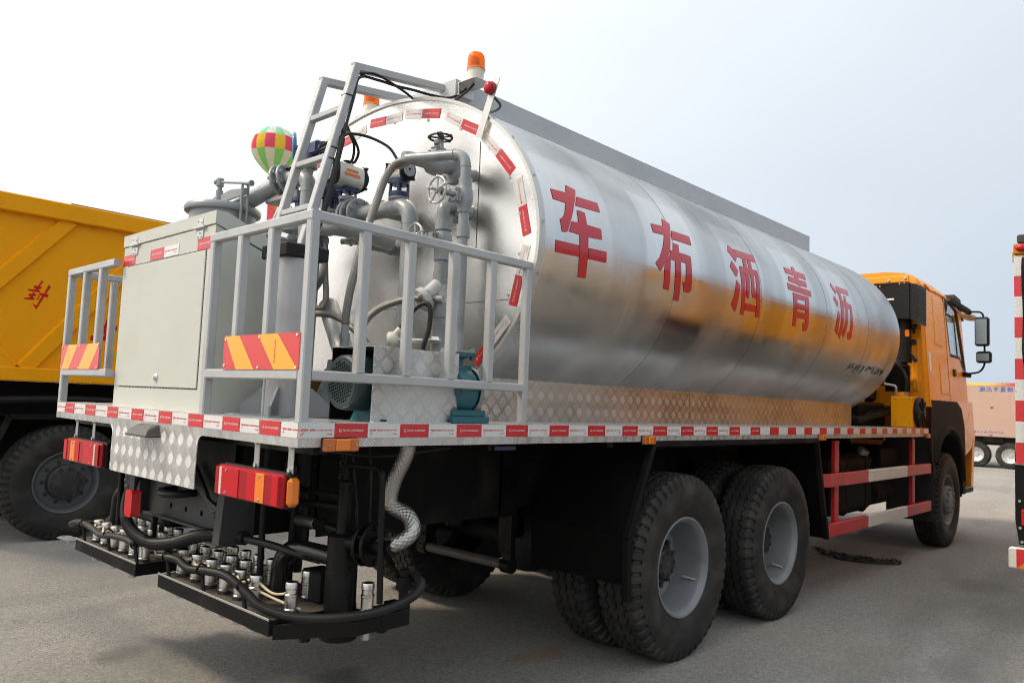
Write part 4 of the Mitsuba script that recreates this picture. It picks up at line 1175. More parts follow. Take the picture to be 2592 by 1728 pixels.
fitting((.775, -.815, 2.586), (.28, .95, 0), .021)
hose('braided_hose', [(.775, -.800, 2.586), (.762, -.725, 2.570), (.735, -.685, 2.50), (.70, -.665, 2.36), (.655, -.660, 2.22), (.63, -.650, 2.09), (.61, -.640, 1.98), (.60, -.628, 1.86), (.60, -.622, 1.79)], .0185, 'braid', 8, 12, 'thick braided steel hose hanging before the tank end')
fitting((.60, -.622, 1.795), (0, -.02, -1), .019)
hose('braided_hose', [(.86, -.02, 2.23), (.86, -.04, 2.10), (.85, -.07, 1.97), (.82, -.05, 1.92), (.79, .06, 2.0), (.78, .14, 2.09), (.78, .2, 2.15)], .0165, 'braid', 9, 10)
fitting((.86, -.015, 2.36), (0, -.04, -1), .016)
hose('braided_hose', [(.60, -.42, 2.10), (.60, -.40, 2.02), (.62, -.30, 1.96), (.64, -.21, 1.88), (.64, -.18, 1.75), (.62, -.22, 1.62), (.60, -.30, 1.52)], .0165, 'braid', 9, 10)
hose('braided_hose', [(.62, -.18, 1.84), (.64, -.30, 1.86), (.68, -.44, 1.84), (.72, -.58, 1.75), (.74, -.68, 1.64), (.74, -.73, 1.56)], .0165, 'braid', 9, 10)
hose('braided_hose', [(.98, -.835, 1.94), (.93, -.79, 1.945), (.86, -.70, 1.93), (.78, -.62, 1.88), (.72, -.60, 1.80), (.70, -.65, 1.71), (.74, -.76, 1.665), (.78, -.84, 1.665)], .0175, 'braid', 9, 10)
fitting((.985, -.86, 1.942), (-.3, .7, .02), .018)
# black cables of the air system
for pts in ([(.735, -.30, 2.80), (.78, -.24, 2.86), (.85, -.18, 2.88), (.93, -.13, 2.84), (.945, -.11, 2.77), (.93, -.10, 2.735)], [(.735, -.30, 2.79), (.80, -.25, 2.84), (.87, -.20, 2.85), (.95, -.15, 2.80), (.955, -.12, 2.75), (.94, -.11, 2.735)],
            [(.735, -.30, 2.78), (.80, -.28, 2.825), (.89, -.32, 2.825), (.96, -.40, 2.775), (.985, -.455, 2.700)], [(.735, -.29, 2.76), (.75, -.18, 2.79), (.80, -.02, 2.81), (.85, .10, 2.79)], [(.735, -.29, 2.75), (.75, -.15, 2.765), (.80, .0, 2.785), (.86, .12, 2.77)],
            [(.735, -.31, 2.81), (.77, -.26, 2.875), (.83, -.20, 2.895), (.90, -.15, 2.87)]):
    hose('cable', pts, .0078, 'cable', 8, 8)
hose('cable', [(.82, .12, 2.78), (.79, .24, 2.742), (.77, .38, 2.722), (.76, .455, 2.705), (.77, .40, 2.685), (.78, .33, 2.665), (.785, .31, 2.655)], .0075, 'cable', 8, 8)
hose('cable', [(.81, .13, 2.75), (.79, .25, 2.70), (.77, .36, 2.668), (.755, .445, 2.655), (.755, .46, 2.672), (.77, .40, 2.677), (.785, .31, 2.655)], .0075, 'cable', 8, 8)
TS = sub(TR, 'temperature_probe', 'pale round temperature probe head on a steel rod')
tp = A(.80, -.70, 1.735)
P(TS, 'head', cat(lathe([(0, 0), (.036, 0), (.038, .008), (.036, .020), (.030, .032), (.018, .042), (0, .044)], 24, tp, (.5, -.85, .05)), cyl(tp + A(.01, -.02, .02), tp + A(.03, -.04, .055), .014, 12)), 'ivory', smooth=35)
P(TS, 'rod', cat(cyl(tp, A(1.0, -.84, 1.745), .0085, 10), cyl(A(.96, -.815, 1.744), A(.99, -.835, 1.744), .02, 6)), 'chrome')
hose('cable', [tp + A(.03, -.04, .055), tp + A(.06, -.065, .12), (.90, -.80, 1.91), (.92, -.84, 1.90), (.92, -.845, 1.80), (.90, -.83, 1.70), (.90, -.82, 1.60)], .0115, 'cable', 8, 8, parent=TS)
P(TS, 'chain', tube([tp + A(0, 0, -.02), tp + A(0, .0, -.14)], .003, 5), 'zinc')

# ---- circulating pump, its motor and the tread plate cover
PC = sub(TR, 'pump_cover', 'tread plate cover over the motor beside the right rail')
cx0, cx1, cy0, cy1, ct = .362, .818, -1.168, -.888, 1.662
Ptread(PC, 'side_plate', box(cx0, cx1, cy0 - .002, cy0 + .002, DK, ct, .001))
Ptread(PC, 'top_plate', box(cx0, cx1, cy0 + .002, cy1, ct - .003, ct, .001))
P(PC, 'far_plate', box(cx0, cx1, cy1 - .002, cy1 + .002, DK, ct - .003), 'black_steel')
P(PC, 'foot', box(cx0, cx1, cy0 - .018, cy0 + .002, DK, DK + .004), 'light_alloy')
P(PC, 'foot_bolts', cat(*[box(x, x + .022, cy0 - .014, cy0 - .003, DK + .004, DK + .011, .001) for x in (.41, .76)]), 'black_steel')
MO = sub(TR, 'motor', 'dark green electric motor with a perforated fan cover')
mc = A(.40, -1.035, 1.515)
P(MO, 'body', lathe([(.098, -.09), (.108, -.085), (.112, -.06), (.112, .02), (.100, .03), (.100, .30), (0, .30)], 36, mc, (1, 0, 0)), 'motor_green', smooth=35)
fg = sg.Point(0, 0).buffer(.0985, 32)
for i in range(-6, 7):
    for j in range(-6, 7):
        x, y = i * .0132, j * .0132
        if math.hypot(x, y) < .082:
            fg = fg.difference(sg.box(x - .0046, y - .0046, x + .0046, y + .0046))
P(MO, 'fan_grille', plate(fg, .004, frame(mc + A(-.088, 0, 0), (0, -1, .35), (0, .35, 1))), 'motor_green')
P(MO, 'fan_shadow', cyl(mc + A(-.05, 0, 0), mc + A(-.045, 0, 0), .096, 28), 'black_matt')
P(MO, 'base', hull([(.42, -1.12, DK), (.42, -.95, DK), (.62, -1.12, DK), (.62, -.95, DK), (.43, -1.085, 1.43), (.43, -.985, 1.43), (.60, -1.085, 1.43), (.60, -.985, 1.43)]), 'pump_teal')
PU = sub(TR, 'pump', 'teal circulating pump under the slim riser pipe')
pc_ = A(.87, -1.105, 1.505)
P(PU, 'casing', cat(lathe([(0, -.08), (.06, -.08), (.075, -.06), (.098, -.05), (.105, -.03), (.105, .03), (.098, .045), (.085, .05), (.085, .085), (0, .09)], 40, pc_, (1, 0, 0)),
                    lathe([(.045, 0), (.032, .02), (.032, .05), (.05, .06), (.05, .066), (0, .066)], 28, pc_ + A(-.01, 0, .085)), hull([pc_ + A(a, b, c) for a, c in ((-.05, -.06), (.05, -.06), (-.045, .11), (.04, .11)) for b in (-.05, .05)]),
                    *[cyl(pc_ + A(-.055, .085 * math.cos(t), .085 * math.sin(t)), pc_ + A(.06, .085 * math.cos(t), .085 * math.sin(t)), .012, 10) for t in np.arange(8) * PI / 4]), 'pump_teal', smooth=35)
P(PU, 'cover', cat(lathe([(.108, .048), (.110, .052), (.110, .066), (.08, .078), (0, .082)], 40, pc_, (1, 0, 0)), *[hexbolt(pc_ + A(.066, .097 * math.cos(t), .097 * math.sin(t)), (1, 0, 0), .011, .012) for t in np.arange(8) * PI / 4 + .3]), 'pipe_paint', smooth=35)
P(PU, 'inlet_flange', cat(plate(sg.box(-.062, -.062, .062, .062).buffer(-.015).buffer(.015), .014, frame(pc_ + A(-.0, 0, .150), (1, 0, 0), (0, 1, 0))), *[hexbolt(pc_ + A(a, b, .150), (0, 0, -1), .012, .016) for a in (-.045, .045) for b in (-.045, .045)]), 'pump_teal')
P(PU, 'pipe_flange', cat(plate(sg.box(-.06, -.06, .06, .06).buffer(-.015).buffer(.015), .012, frame(pc_ + A(0, 0, .166), (1, 0, 0), (0, 1, 0))), *[hexbolt(pc_ + A(a, b, .178), (0, 0, 1), .011, .01) for a in (-.045, .045) for b in (-.045, .045)]), 'pipe_paint')
P(PU, 'foot', cat(hull([pc_ + A(a, b, c) for a, b, c in ((-.05, -.035, -.05), (-.05, .035, -.05), (.055, -.035, -.05), (.055, .035, -.05), (-.08, -.07, -.115), (-.08, .07, -.115), (.09, -.07, -.115), (.09, .07, -.115))]),
                   box(pc_[0] - .09, pc_[0] + .105, pc_[1] - .085, pc_[1] + .085, DK + .03, DK + .058, .003), box(pc_[0] - .10, pc_[0] + .115, pc_[1] - .10, pc_[1] + .10, DK, DK + .030, .003)), 'pump_teal')
P(PU, 'foot_bolts', cat(*[hexbolt(pc_ + A(a, b, -.084), (0, 0, 1), .011, .011) for a in (-.07, .08) for b in (-.065, .065)]), 'dark_red')

# ---- lamps at the rear
def tail_lamp(y0, y1, z0, z1, s):
    """y0 is the inner end; s = -1 right, +1 left."""
    k = sub(TR, 'tail_lamp', 'long red tail lamp with amber and clear sections, hung under the ' + ('right' if s < 0 else 'left') + ' rear corner')
    w = y1 - y0
    f = lambda a: y0 + w * a
    def face(a, b, m, name, x=0.0):
        lo, hi = min(f(a), f(b)), max(f(a), f(b))
        P(k, name, box(x, x + .045, lo, hi, z0 + .008, z1 - .008, .001), m, smooth=False)
    P(k, 'housing', box(.038, .085, min(y0, y1) - .004, max(y0, y1) + .004, z0 - .004, z1 + .004, .010), 'black_plastic')
    P(k, 'lens_rim', box(.018, .045, min(y0, y1) - .003, max(y0, y1) + .003, z0, z1, .010), 'lamp_dark_red', smooth=False)
    cuts = [(0.012, .085, 'lamp_dark_red'), (.085, .125, 'lamp_white'), (.125, .40, 'lamp_red'), (.40, .53, 'lamp_dark_red'), (.53, .66, 'lamp_red'), (.66, .79, 'lamp_amber'), (.79, .90, 'lamp_dark_red'), (.90, .988, 'lamp_red')]
    for a, b, m in cuts:
        face(a + .0006, b - .0006, m, 'lens', 0.006 if m != 'lamp_dark_red' else .009)
    for a, z in ((.20, z0 + .018), (.20, z1 - .018), (.72, z0 + .018), (.72, z1 - .018)):
        P(k, 'screw', cyl((.010, f(a), z), (.003, f(a), z), .005, 8), 'zinc')
    e = y1 + s * .004
    P(k, 'side_lens', box(.030, .078, e, e + s * .030, z0 + .008, z1 - .012, .012), 'lamp_amber', smooth=False)
    for a in (.46, .96):
        P(k, 'strap', cat(box(.060, .064, f(a) - .017, f(a) + .017, z1 - .01, 1.285), *[cyl((.060, f(a), z), (.052, f(a), z), .009, 8) for z in (z1 + .012, 1.268)]), 'light_alloy', smooth=False)
    return k


tail_lamp(-.642, -1.128, 1.050, 1.172, -1)
tail_lamp(.610, 1.125, 1.045, 1.168, 1)
P(TR, 'fog_lamp', hull([(.06, a, b) for a, b in ((.362, .86), (.362, .94), (.35, .965), (.29, .965), (.278, .94), (.278, .86), (.29, .835), (.35, .835))] + [(.10, a, b) for a, b in ((.37, .84), (.37, .96), (.27, .96), (.27, .84))]), 'lamp_red', smooth=False, label='small upright red fog lamp wrapped in film')
P(TR, 'fog_lamp_strap', box(.075, .079, .355, .30, .95, 1.10), 'hub_dark')
P(TR, 'rear_camera', cat(hull([(-.065, .075, 1.256), (-.065, -.135, 1.256), (0, .085, 1.25), (0, -.145, 1.25), (-.055, .065, 1.275), (-.055, -.125, 1.275), (-.035, .05, 1.293), (-.035, -.11, 1.293), (0, .06, 1.300), (0, -.12, 1.300)]), box(-.07, .0, .085, -.145, 1.244, 1.256, .003)), 'hood_plastic', smooth=False, label='black hooded lamp at the top of the drop flap')
for x, w in ((.165, .145), (2.19, .11), (4.68, .11), (7.60, .11)):
    k = sub(TR, 'side_lamp', 'amber side lamp under the right edge of the deck')
    P(k, 'lens', box(x - w / 2, x - w * .2, -1.252, -1.278, 1.262, 1.308, .003), 'lamp_brown', smooth=False)
    P(k, 'lens', box(x + w * .22, x + w / 2, -1.252, -1.277, 1.262, 1.308, .003), 'lamp_brown', smooth=False)
    P(k, 'centre_lens', box(x - w * .2, x + w * .22, -1.252, -1.283, 1.2635, 1.3065, .004), 'lamp_amber', smooth=False)
    P(k, 'back_plate', box(x - w / 2 - .003, x + w / 2 + .003, -1.2505, -1.257, 1.258, 1.311, .002), 'black_plastic', smooth=False)
    for q in (-1, 1):
        P(k, 'screw', cyl((x + q * w * .40, -1.276, 1.285), (x + q * w * .40, -1.281, 1.285), .004, 8), 'zinc')

# ---- spray bars
def nozzle_mesh():
    return cat(lathe([(0, 0), (.026, 0), (.027, .008), (.024, .012), (.0255, .016), (.0255, .056), (.028, .059), (.028, .066), (.0235, .070), (.0235, .086), (.0265, .090), (.0265, .108), (.024, .114), (.014, .117), (0, .117)], 24))


NOZ = mikit.ply(nozzle_mesh(), 'mat_chrome', smooth=30)
NUT = mikit.ply(sweep2([(.031 * math.cos(t), .031 * math.sin(t)) for t in np.arange(6) * PI / 3], (0, 0, 0), (0, 0, .013)), 'mat_hub_dark', smooth=False)
zb = .585


def spray_bar(y0, y1, rows, label):
    k = sub(TR, 'spray_bar', label)
    P(k, 'tray_top', box(.1582, .5518, y0 - .006, y1 + .006, zb - .008, zb, .001), 'tray_plate', smooth=False)
    P(k, 'tray', cat(box(.150, .158, y0, y1, zb - .060, zb + .006, .001), box(.552, .56, y0, y1, zb - .06, zb + .006, .001), box(.158, .552, y0, y0 - .006, zb - .06, zb - .002), box(.158, .552, y1, y1 + .006, zb - .06, zb - .002)), 'dusty_black', smooth=False)
    P(k, 'edge', box(.147, .151, y0, y1, zb - .002, zb + .008, .001), 'zinc')
    for x, y in rows:
        P(k, 'nozzle', NOZ, None, at=T().translate([x, y, zb + .010]).rotate([0, 0, 1], 40 * (x + y)))
        P(k, 'nozzle_nut', NUT, None, at=T().translate([x, y, zb]).rotate([0, 0, 1], 70 * y))
        if y % .26 < .14:
            P(k, 'spray_tip', cyl((x, y, zb - .06), (x, y, zb - .10), .020, 6), 'zinc')
    return k


front_l = [(.205, y) for y in (1.075, .955, .826, .699, .565, .436)]
back_l = [(.43, y) for y in (1.16, 1.04, .92, .80, .68, .56)] + [(.32, y) for y in (1.02, .89, .76, .63, .50)]
front_r = [(.218, y) for y in (.030, -.115, -.255, -.388, -.518, -.645)]
back_r = [(.43, y) for y in (.075, -.045, -.165, -.285, -.405, -.525, -.70)] + [(.325, y) for y in (.03, -.10, -.23, -.36, -.49)] + [(.27, -.835), (.50, -1.03)]
SB1 = spray_bar(1.245, .395, front_l, 'left spray bar with a row of steel nozzles')
for x, y in back_l:
    P(SB1, 'nozzle', NOZ, None, at=T().translate([x, y, zb + .01])); P(SB1, 'nozzle_nut', NUT, None, at=T().translate([x, y, zb]))
SB2 = spray_bar(.130, -.880, front_r + back_r, 'right spray bar with two rows of steel nozzles')
SB3 = sub(TR, 'spray_bar', 'middle spray bar set further forward between the other two')
P(SB3, 'tray_top', box(.561, .62, .70, -.10, zb - .008, zb - .001, .001), 'tray_plate', smooth=False)
P(SB3, 'tray', cat(box(.562, .57, .70, -.10, zb - .06, zb - .009, .001)), 'dusty_black', smooth=False)
for y in (.46, .33, .20):
    P(SB3, 'nozzle', NOZ, None, at=T().translate([.47, y, zb + .01]))
# protruding end plates
ep = sg.Polygon([(0, -.02), (.02, -.05), (.17, -.045), (.20, 0), (.17, .03), (.02, .02)]).difference(sg.Point(.17, -.006).buffer(.012))
P(SB1, 'end_bracket', plate(ep, .006, frame((.17, 1.245, zb - .01), (-.15, 1, 0), (1, .15, 0))), 'wheel_paint')
P(SB2, 'end_bracket', plate(ep, .006, frame((.24, -.62, .515), (-.35, -1, 0), (1, -.35, 0))), 'wheel_paint')
P(SB2, 'end_block', cat(hull([(x, y, z) for z in (.512, .568) for x, y in ((.165, -.886), (.56, -.886), (.30, -.955), (.56, -1.05), (.44, -1.05))]), box(.56, .72, -.90, -1.045, .505, .57, .006), box(.70, .765, -.88, -.99, .53, .575, .004), cyl((.62, -.98, .51), (.62, -.98, .48), .022, 6), cyl((.30, -.90, .512), (.30, -.90, .485), .022, 6)), 'black_steel')
# hoses along the bars, carried on little posts
q = spline([(.16, 1.37, .650), (.155, 1.25, .680), (.15, 1.10, .684), (.145, .95, .672), (.14, .85, .664), (.145, .70, .680), (.15, .55, .686), (.155, .43, .676)], 10)
hose('air_hose', [(.30, 1.39, .64), (.21, 1.40, .645)] + [tuple(v) for v in q[::10]], .0165, 'cable', 8, 12, parent=SB1)
hose('air_hose', [(.16, .165, .66), (.15, .08, .672), (.15, -.06, .682), (.14, -.20, .668), (.15, -.33, .680), (.155, -.48, .690), (.15, -.60, .680), (.15, -.70, .655), (.16, -.80, .622), (.22, -.93, .600), (.32, -1.06, .606), (.45, -1.18, .635), (.58, -1.22, .680), (.66, -1.17, .715), (.68, -1.05, .72)], .0175, 'cable', 10, 12, parent=SB2, ridged=True)
hose('corrugated_hose', [(.15, .40, 1.06), (.15, .46, 1.0), (.15, .55, .90), (.15, .56, .795), (.15, .46, .735), (.15, .24, .712), (.15, -.01, .75), (.17, -.22, .81), (.21, -.37, .83), (.25, -.48, .83)], .0285, 'black_plastic', 10, 14, 'black corrugated hose looping under the drop flap', ridged=True)
hose('air_hose', [(.24, -.46, .83), (.30, -.60, .815), (.36, -.72, .79), (.42, -.8, .77)], .017, 'cable', 8, 12)
for K, ysn in ((SB1, (1.15, .78, .42)), (SB2, (.05, -.30, -.66))):
    for y in ysn:
        P(K, 'hose_post', cat(beam((.158, y - .02, zb), (.150, y, .675), .012, .016), torus((.150, y, .68), (0, 1, 0), .023, .004, 14, 6)), 'black_steel')
for K, row in ((SB1, front_l), (SB2, front_r)):
    for (x0_, y0_), (x1_, y1_) in zip(row[:-1], row[1:]):
        hose('cord', [(x0_ - .015, y0_, .690), ((x0_ + x1_) / 2 - .035, (y0_ + y1_) / 2, .672), (x1_ - .015, y1_, .695)], .006, 'rope', 5, 6, parent=K)
for pts in ([(.205, .42, .69), (.19, .30, .675), (.17, .20, .655), (.16, .14, .66)], [(.16, .15, .67), (.20, .06, .68), (.22, -.10, .675)], [(.45, .30, .70), (.40, .16, .72), (.36, .02, .71), (.38, -.12, .70)], [(.218, -.645, .69), (.24, -.74, .65), (.27, -.82, .66)], [(.218, -.60, .66), (.23, -.7, .64), (.26, -.8, .62), (.30, -.86, .60)]):
    hose('cord', pts, .0055, 'rope', 6, 6, parent=SB2)
# rods, pipes and the big distributor at the right end
P(TR, 'hanger_rod', cyl((.29, -.545, zb), (.28, -.56, 1.25), .014, 12), 'black_steel')
P(TR, 'hanger_rod', cyl((.29, 1.02, zb), (.28, 1.0, 1.25), .016, 12), 'black_steel')
P(TR, 'hanger_rod', cyl((.32, .62, zb), (.32, .60, 1.25), .016, 12), 'black_steel')
P(TR, 'lift_cylinder', cat(cyl((.50, -.50, .75), (.50, -.50, 1.22), .045, 18), cyl((.50, -.50, .66), (.50, -.50, .80), .022, 12)), 'black_steel', smooth=35)
P(TR, 'lift_cylinder', cyl((.45, .78, .62), (.45, .78, .95), .034, 16), 'black_steel', smooth=35)
pipe([(.35, 1.22, zb), (.35, 1.20, .86), (.42, .86, .90), (.55, .70, .90)], .036, .09, m='black_steel', name='feed_pipe', welds=False)
DC = A(.455, -.905, 0)
DI = sub(TR, 'distributor', 'black upright distributor pipe with flange and bent pipes at the right end of the spray bar')
P(DI, 'body', cat(lathe([(0, .47), (.075, .47), (.085, .50), (.066, .53), (.064, .885), (.050, .897), (.034, .897), (.031, .91), (.031, 1.105), (.018, 1.115), (.014, 1.135), (0, 1.135)], 36, DC), torus(DC + A(0, 0, .74), (0, 0, 1), .064, .003), *[cyl(DC + A(0, q * .03, 1.08), DC + A(0, q * .045, 1.08), .008, 8) for q in (-1, 1)], *[cyl(DC + A(0, -.06, z), DC + A(0, -.078, z), .009, 8) for z in (.76, .64)]), 'black_steel', smooth=35)
P(DI, 'elbow', tube(fillet([DC + A(-.02, .02, .795), DC + A(-.10, .30, .812), DC + A(-.105, .312, .57)], .115), .038, 18), 'gloss_black', smooth=40)
P(DI, 'handle_pipe', tube(fillet([DC + A(0, 0, 1.12), DC + A(0, 0, 1.172), DC + A(0, -.235, 1.182), DC + A(0, -.262, .66)], .045), .013, 10), 'black_steel', smooth=40)
fa = unit((.25, -1, .02))
P(DI, 'flange', cat(flange(DC + A(.02, -.125, .865), fa, .086, .016, 6, .012), flange(DC + A(.03, -.165, .866), fa, .086, .016, 6, .012), cyl(DC + A(0, -.04, .86), DC + A(.05, -.27, .868), .036, 18), lathe([(0, 0), (.044, 0), (.044, .05), (0, .05)], 18, DC + A(.02, -.07, .862), fa)), 'black_steel', smooth=35)
P(DI, 'bent_pipe', tube(fillet([DC + A(-.02, .36, .60), DC + A(-.02, .36, .985), DC + A(0, 0, 1.0)], .04), .015, 10), 'black_steel', smooth=40)
P(DI, 'bent_pipe', cyl(DC + A(-.02, .34, 1.045), DC + A(0, 0, 1.04), .013, 10), 'black_steel')
P(DI, 'junction_box', box(.42, .53, -.66, -.80, zb + .003, .715, .008), 'black_plastic')
hose('braided_hose', [DC + A(.0, .37, .90), DC + A(0, .30, .905), DC + A(0, .20, .905)], .024, 'braid', 6, 12, parent=DI)
P(DI, 'hose_nut', cat(cyl(DC + A(0, .20, .905), DC + A(0, .12, .905), .027, 6), cyl(DC + A(0, .12, .905), DC + A(0, .03, .90), .02, 12)), 'black_steel')
hose('braided_hose', [(.485, -1.10, .868), (.52, -1.175, .885), (.57, -1.205, .93), (.585, -1.16, .985), (.55, -1.085, 1.03), (.55, -1.10, 1.12), (.56, -1.15, 1.22), (.56, -1.17, 1.28)], .032, 'braid_bright', 10, 14, 'thick braided steel hose curving up under the deck at the right')
P(DI, 'side_fitting', cat(cyl(DC + A(.17, -.20, .60), DC + A(.17, -.20, .76), .020, 12), cyl(DC + A(.17, -.20, .68), DC + A(.17, -.20, .73), .032, 12)), 'black_steel')
# loose wires and a chain under the deck
for pts in ([(.55, -.80, 1.25), (.56, -.82, 1.1), (.55, -.86, .95), (.56, -.84, .80)], [(.60, -.86, 1.25), (.60, -.88, 1.1), (.61, -.87, .9)], [(.4, -.62, 1.25), (.36, -.60, 1.18), (.33, -.63, 1.08), (.33, -.62, 1.0)], [(.3, -.95, 1.24), (.55, -1.0, 1.215), (.9, -1.05, 1.25)]):
    hose('cable', pts, .008, 'cable', 7, 8)
ch = []
for i in range(16):
    ch.append(torus((.58, -.72 + .03 * math.sin(i * .5), 1.22 - .030 * i), (1, 0, 0) if i % 2 else (0, 1, 0), .014, .004, 12, 6))
P(TR, 'chain', cat(*ch), 'hub_dark')
hk = [torus((.45, -.50, 1.12), (1, 0, 0), .024, .007, 16, 6), beam((.45, -.50, 1.10), (.45, -.50, .98), .018, .02), torus((.45, -.50, .955), (1, 0, 0), .022, .007, 16, 6)]
P(TR, 'shackle', cat(*hk), 'hub_dark')

# ---- chassis
for s in (-1, 1):
    P(TR, 'chassis_rail', box(.22, 9.6, s * .37, s * .44, .83, 1.10, .004), 'dusty_black')
    P(TR, 'subframe_rail', box(.24, 7.7, s * .36, s * .44, 1.103, 1.245, .004), 'dusty_black')
cm = sg.box(-.42, .845, .42, 1.24)
for y in (-.30, -.16, 0.0, .16, .30):
    cm = cm.difference(sg.Point(y, .95 if abs(y) > .2 else .90).buffer(.014 if abs(y) < .2 else .022, 8))
P(TR, 'rear_crossmember', cat(plate(cm, .01, frame((.21, 0, 0), (0, -1, 0), (0, 0, 1))), box(.17, .21, .42, -.42, .835, .845), hull([(.14, -.395, .80), (.14, -.455, .80), (.30, -.395, .80), (.30, -.455, .80), (.16, -.395, 1.1), (.16, -.455, 1.1), (.30, -.395, 1.1), (.30, -.455, 1.1)]), box(.15, .21, .425, .46, .83, 1.1, .003), box(.12, .20, -.37, -.47, .80, .808, .002)), 'hub_dark')
P(TR, 'tow_hook', tube(spline([(.21, .12, .98), (.14, .11, .98), (.10, .04, .975), (.12, -.06, .98), (.17, -.09, .985), (.21, -.09, .985)], 6), .018, 10), 'black_steel')
P(TR, 'spare_hose', cat(*[tube(spline([(.18, -.10, 1.12), (.165, -.18 - .02 * i, 1.03), (.16, -.30 - .02 * i, .98 - .02 * i), (.16, -.40, .95)], 7), .011, 8) for i in range(4)]), 'cable')
P(TR, 'side_panel', box(.62, 1.86, -.45, -.455, .795, 1.245), 'dusty_black', label='black panel hung along the chassis before the mudguard')
P(TR, 'side_panel', box(1.862, 2.0, -.47, -.475, .79, 1.24), 'black_steel')
P(TR, 'under_box', box(.9, 1.9, -.36, .36, .86, 1.24), 'black_steel')
P(TR, 'under_box', box(5.0, 7.6, -.36, .36, .72, 1.2), 'black_steel')
P(TR, 'hose_box', box(.35, 1.6, .55, 1.15, .72, 1.24, .02), 'black_steel')
for x in (2.65, 4.0):
    P(TR, 'axle', cat(cyl((x, -1.0, .535), (x, 1.0, .535), .075, 18), ball((x, 0, .535), (.20, .24, .24)), box(x - .12, x + .12, -.55, -.45, .60, .78, .01), box(x - .12, x + .12, .45, .55, .60, .78, .01)), 'hub_dark', smooth=35)
for s in (-1, 1):
    lv = [beam((2.55, s * .50, .70 + .022 * i), (4.1, s * .50, .70 + .022 * i), .08, .018) for i in range(7)]
    P(TR, 'leaf_spring', cat(*lv), 'hub_dark')
TRod = sub(TR, 'stabiliser_bar', 'rusty bar slung between two black hangers under the chassis')
P(TRod, 'bar', cyl((2.0, .37, .487), (2.0, -.45, .487), .030, 16), 'tie_rod')
for y in (.34, -.42):
    P(TRod, 'hanger', cat(beam((2.0, y, .47), (2.0, y, .80), .07, .05), cyl((2.0, y + .035, .487), (2.0, y - .035, .487), .045, 16), *[cyl((1.965, y + a, .575), (1.955, y + a, .575), .009, 8) for a in (-.02, .02)]), 'black_steel')
for y in (-.25, .25):
    P(TR, 'brake_chamber', lathe([(0, 0), (.08, 0), (.085, .03), (.085, .12), (.05, .16), (0, .16)], 24, (2.2, y, .62), (0, 0, 1)), 'black_steel')
P(TR, 'drive_shaft', cyl((4.0, 0, .6), (7.0, 0, .85), .06, 14), 'hub_dark')
# mudguards over the rear wheels
for s in (-1, 1):
    k = sub(TR, 'mudguard', 'black mudguard frame with a rear flap over the %s rear wheels' % ('right' if s < 0 else 'left'))
    yo_, yi = s * 1.235, s * .56
    P(k, 'frame', cat(*[beam(a, b, .035, .04, (0, 1, 0), .003) for a, b in (((2.055, yo_, .43), (2.045, yo_, .76)), ((2.045, yo_, .76), (2.275, yo_, 1.262)), ((2.275, yo_, 1.262), (4.63, yo_, 1.262)), ((4.63, yo_, 1.262), (4.86, yo_, .48)))]), 'dusty_black')
    P(k, 'flap', hull([(x, y, z) for x, z in ((2.05, .51), (2.058, .51), (2.035, .78), (2.043, .78)) for y in (yo_, yi)]), 'flap_rubber', smooth=False)
    P(k, 'slope', hull([(x, y, z) for x, z in ((2.036, .782), (2.044, .782), (2.272, 1.25), (2.280, 1.25)) for y in (yo_, yi)]), 'flap_rubber', smooth=False)
    P(k, 'roof', box(2.28, 4.62, yo_, yi, 1.236, 1.242), 'flap_rubber')
    P(k, 'front_flap', hull([(x, y, z) for x, z in ((4.63, 1.25), (4.638, 1.25), (4.855, .48), (4.863, .48)) for y in (yo_, yi)]), 'flap_rubber', smooth=False)
# wheels: pairs on the two rear axles, single at the front
for x in (2.65, 4.0):
    wheel(TR, x, -1.112, -1, 'deep', 20 * x)
    wheel(TR, x, -.770, -1, 'inner', 50)
    wheel(TR, x, 1.112, 1, 'deep', 70)
    wheel(TR, x, .770, 1, 'inner', 10)
wheel(TR, 8.68, -1.075, -1, 'front', 15)
wheel(TR, 8.68, 1.075, 1, 'front', 15)
P(TR, 'front_axle', cat(beam((8.68, -.9, .50), (8.68, .9, .50), .10, .12), box(7.9, 9.5, -.42, -.50, .62, .70), box(7.9, 9.5, .42, .50, .62, .70)), 'hub_dark')
# side guard between the axles
SG = sub(TR, 'side_guard', 'red and white side guard rails between the rear and front wheels')
for z in (.925, .520):
    for a, b, m in ((5.02, 5.945, 'red_paint'), (5.9455, 7.11, 'white_paint'), (7.1105, 7.965, 'red_paint')):
        P(SG, 'rail', box(a, b, -1.205, -1.165, z - .054, z + .054, .004), m, smooth=False)
    P(SG, 'rail_end', hull([(4.93, -1.12, z - .054), (4.93, -1.12, z + .054), (5.0195, -1.203, z - .053), (5.0195, -1.203, z + .053), (4.95, -1.10, z - .054), (4.95, -1.10, z + .054), (5.0195, -1.165, z - .053), (5.0195, -1.165, z + .053)]), 'red_paint', smooth=False)
for x in (5.29, 7.48):
    P(SG, 'post', box(x - .045, x + .045, -1.160, -1.125, .47, 1.25, .004), 'red_paint')
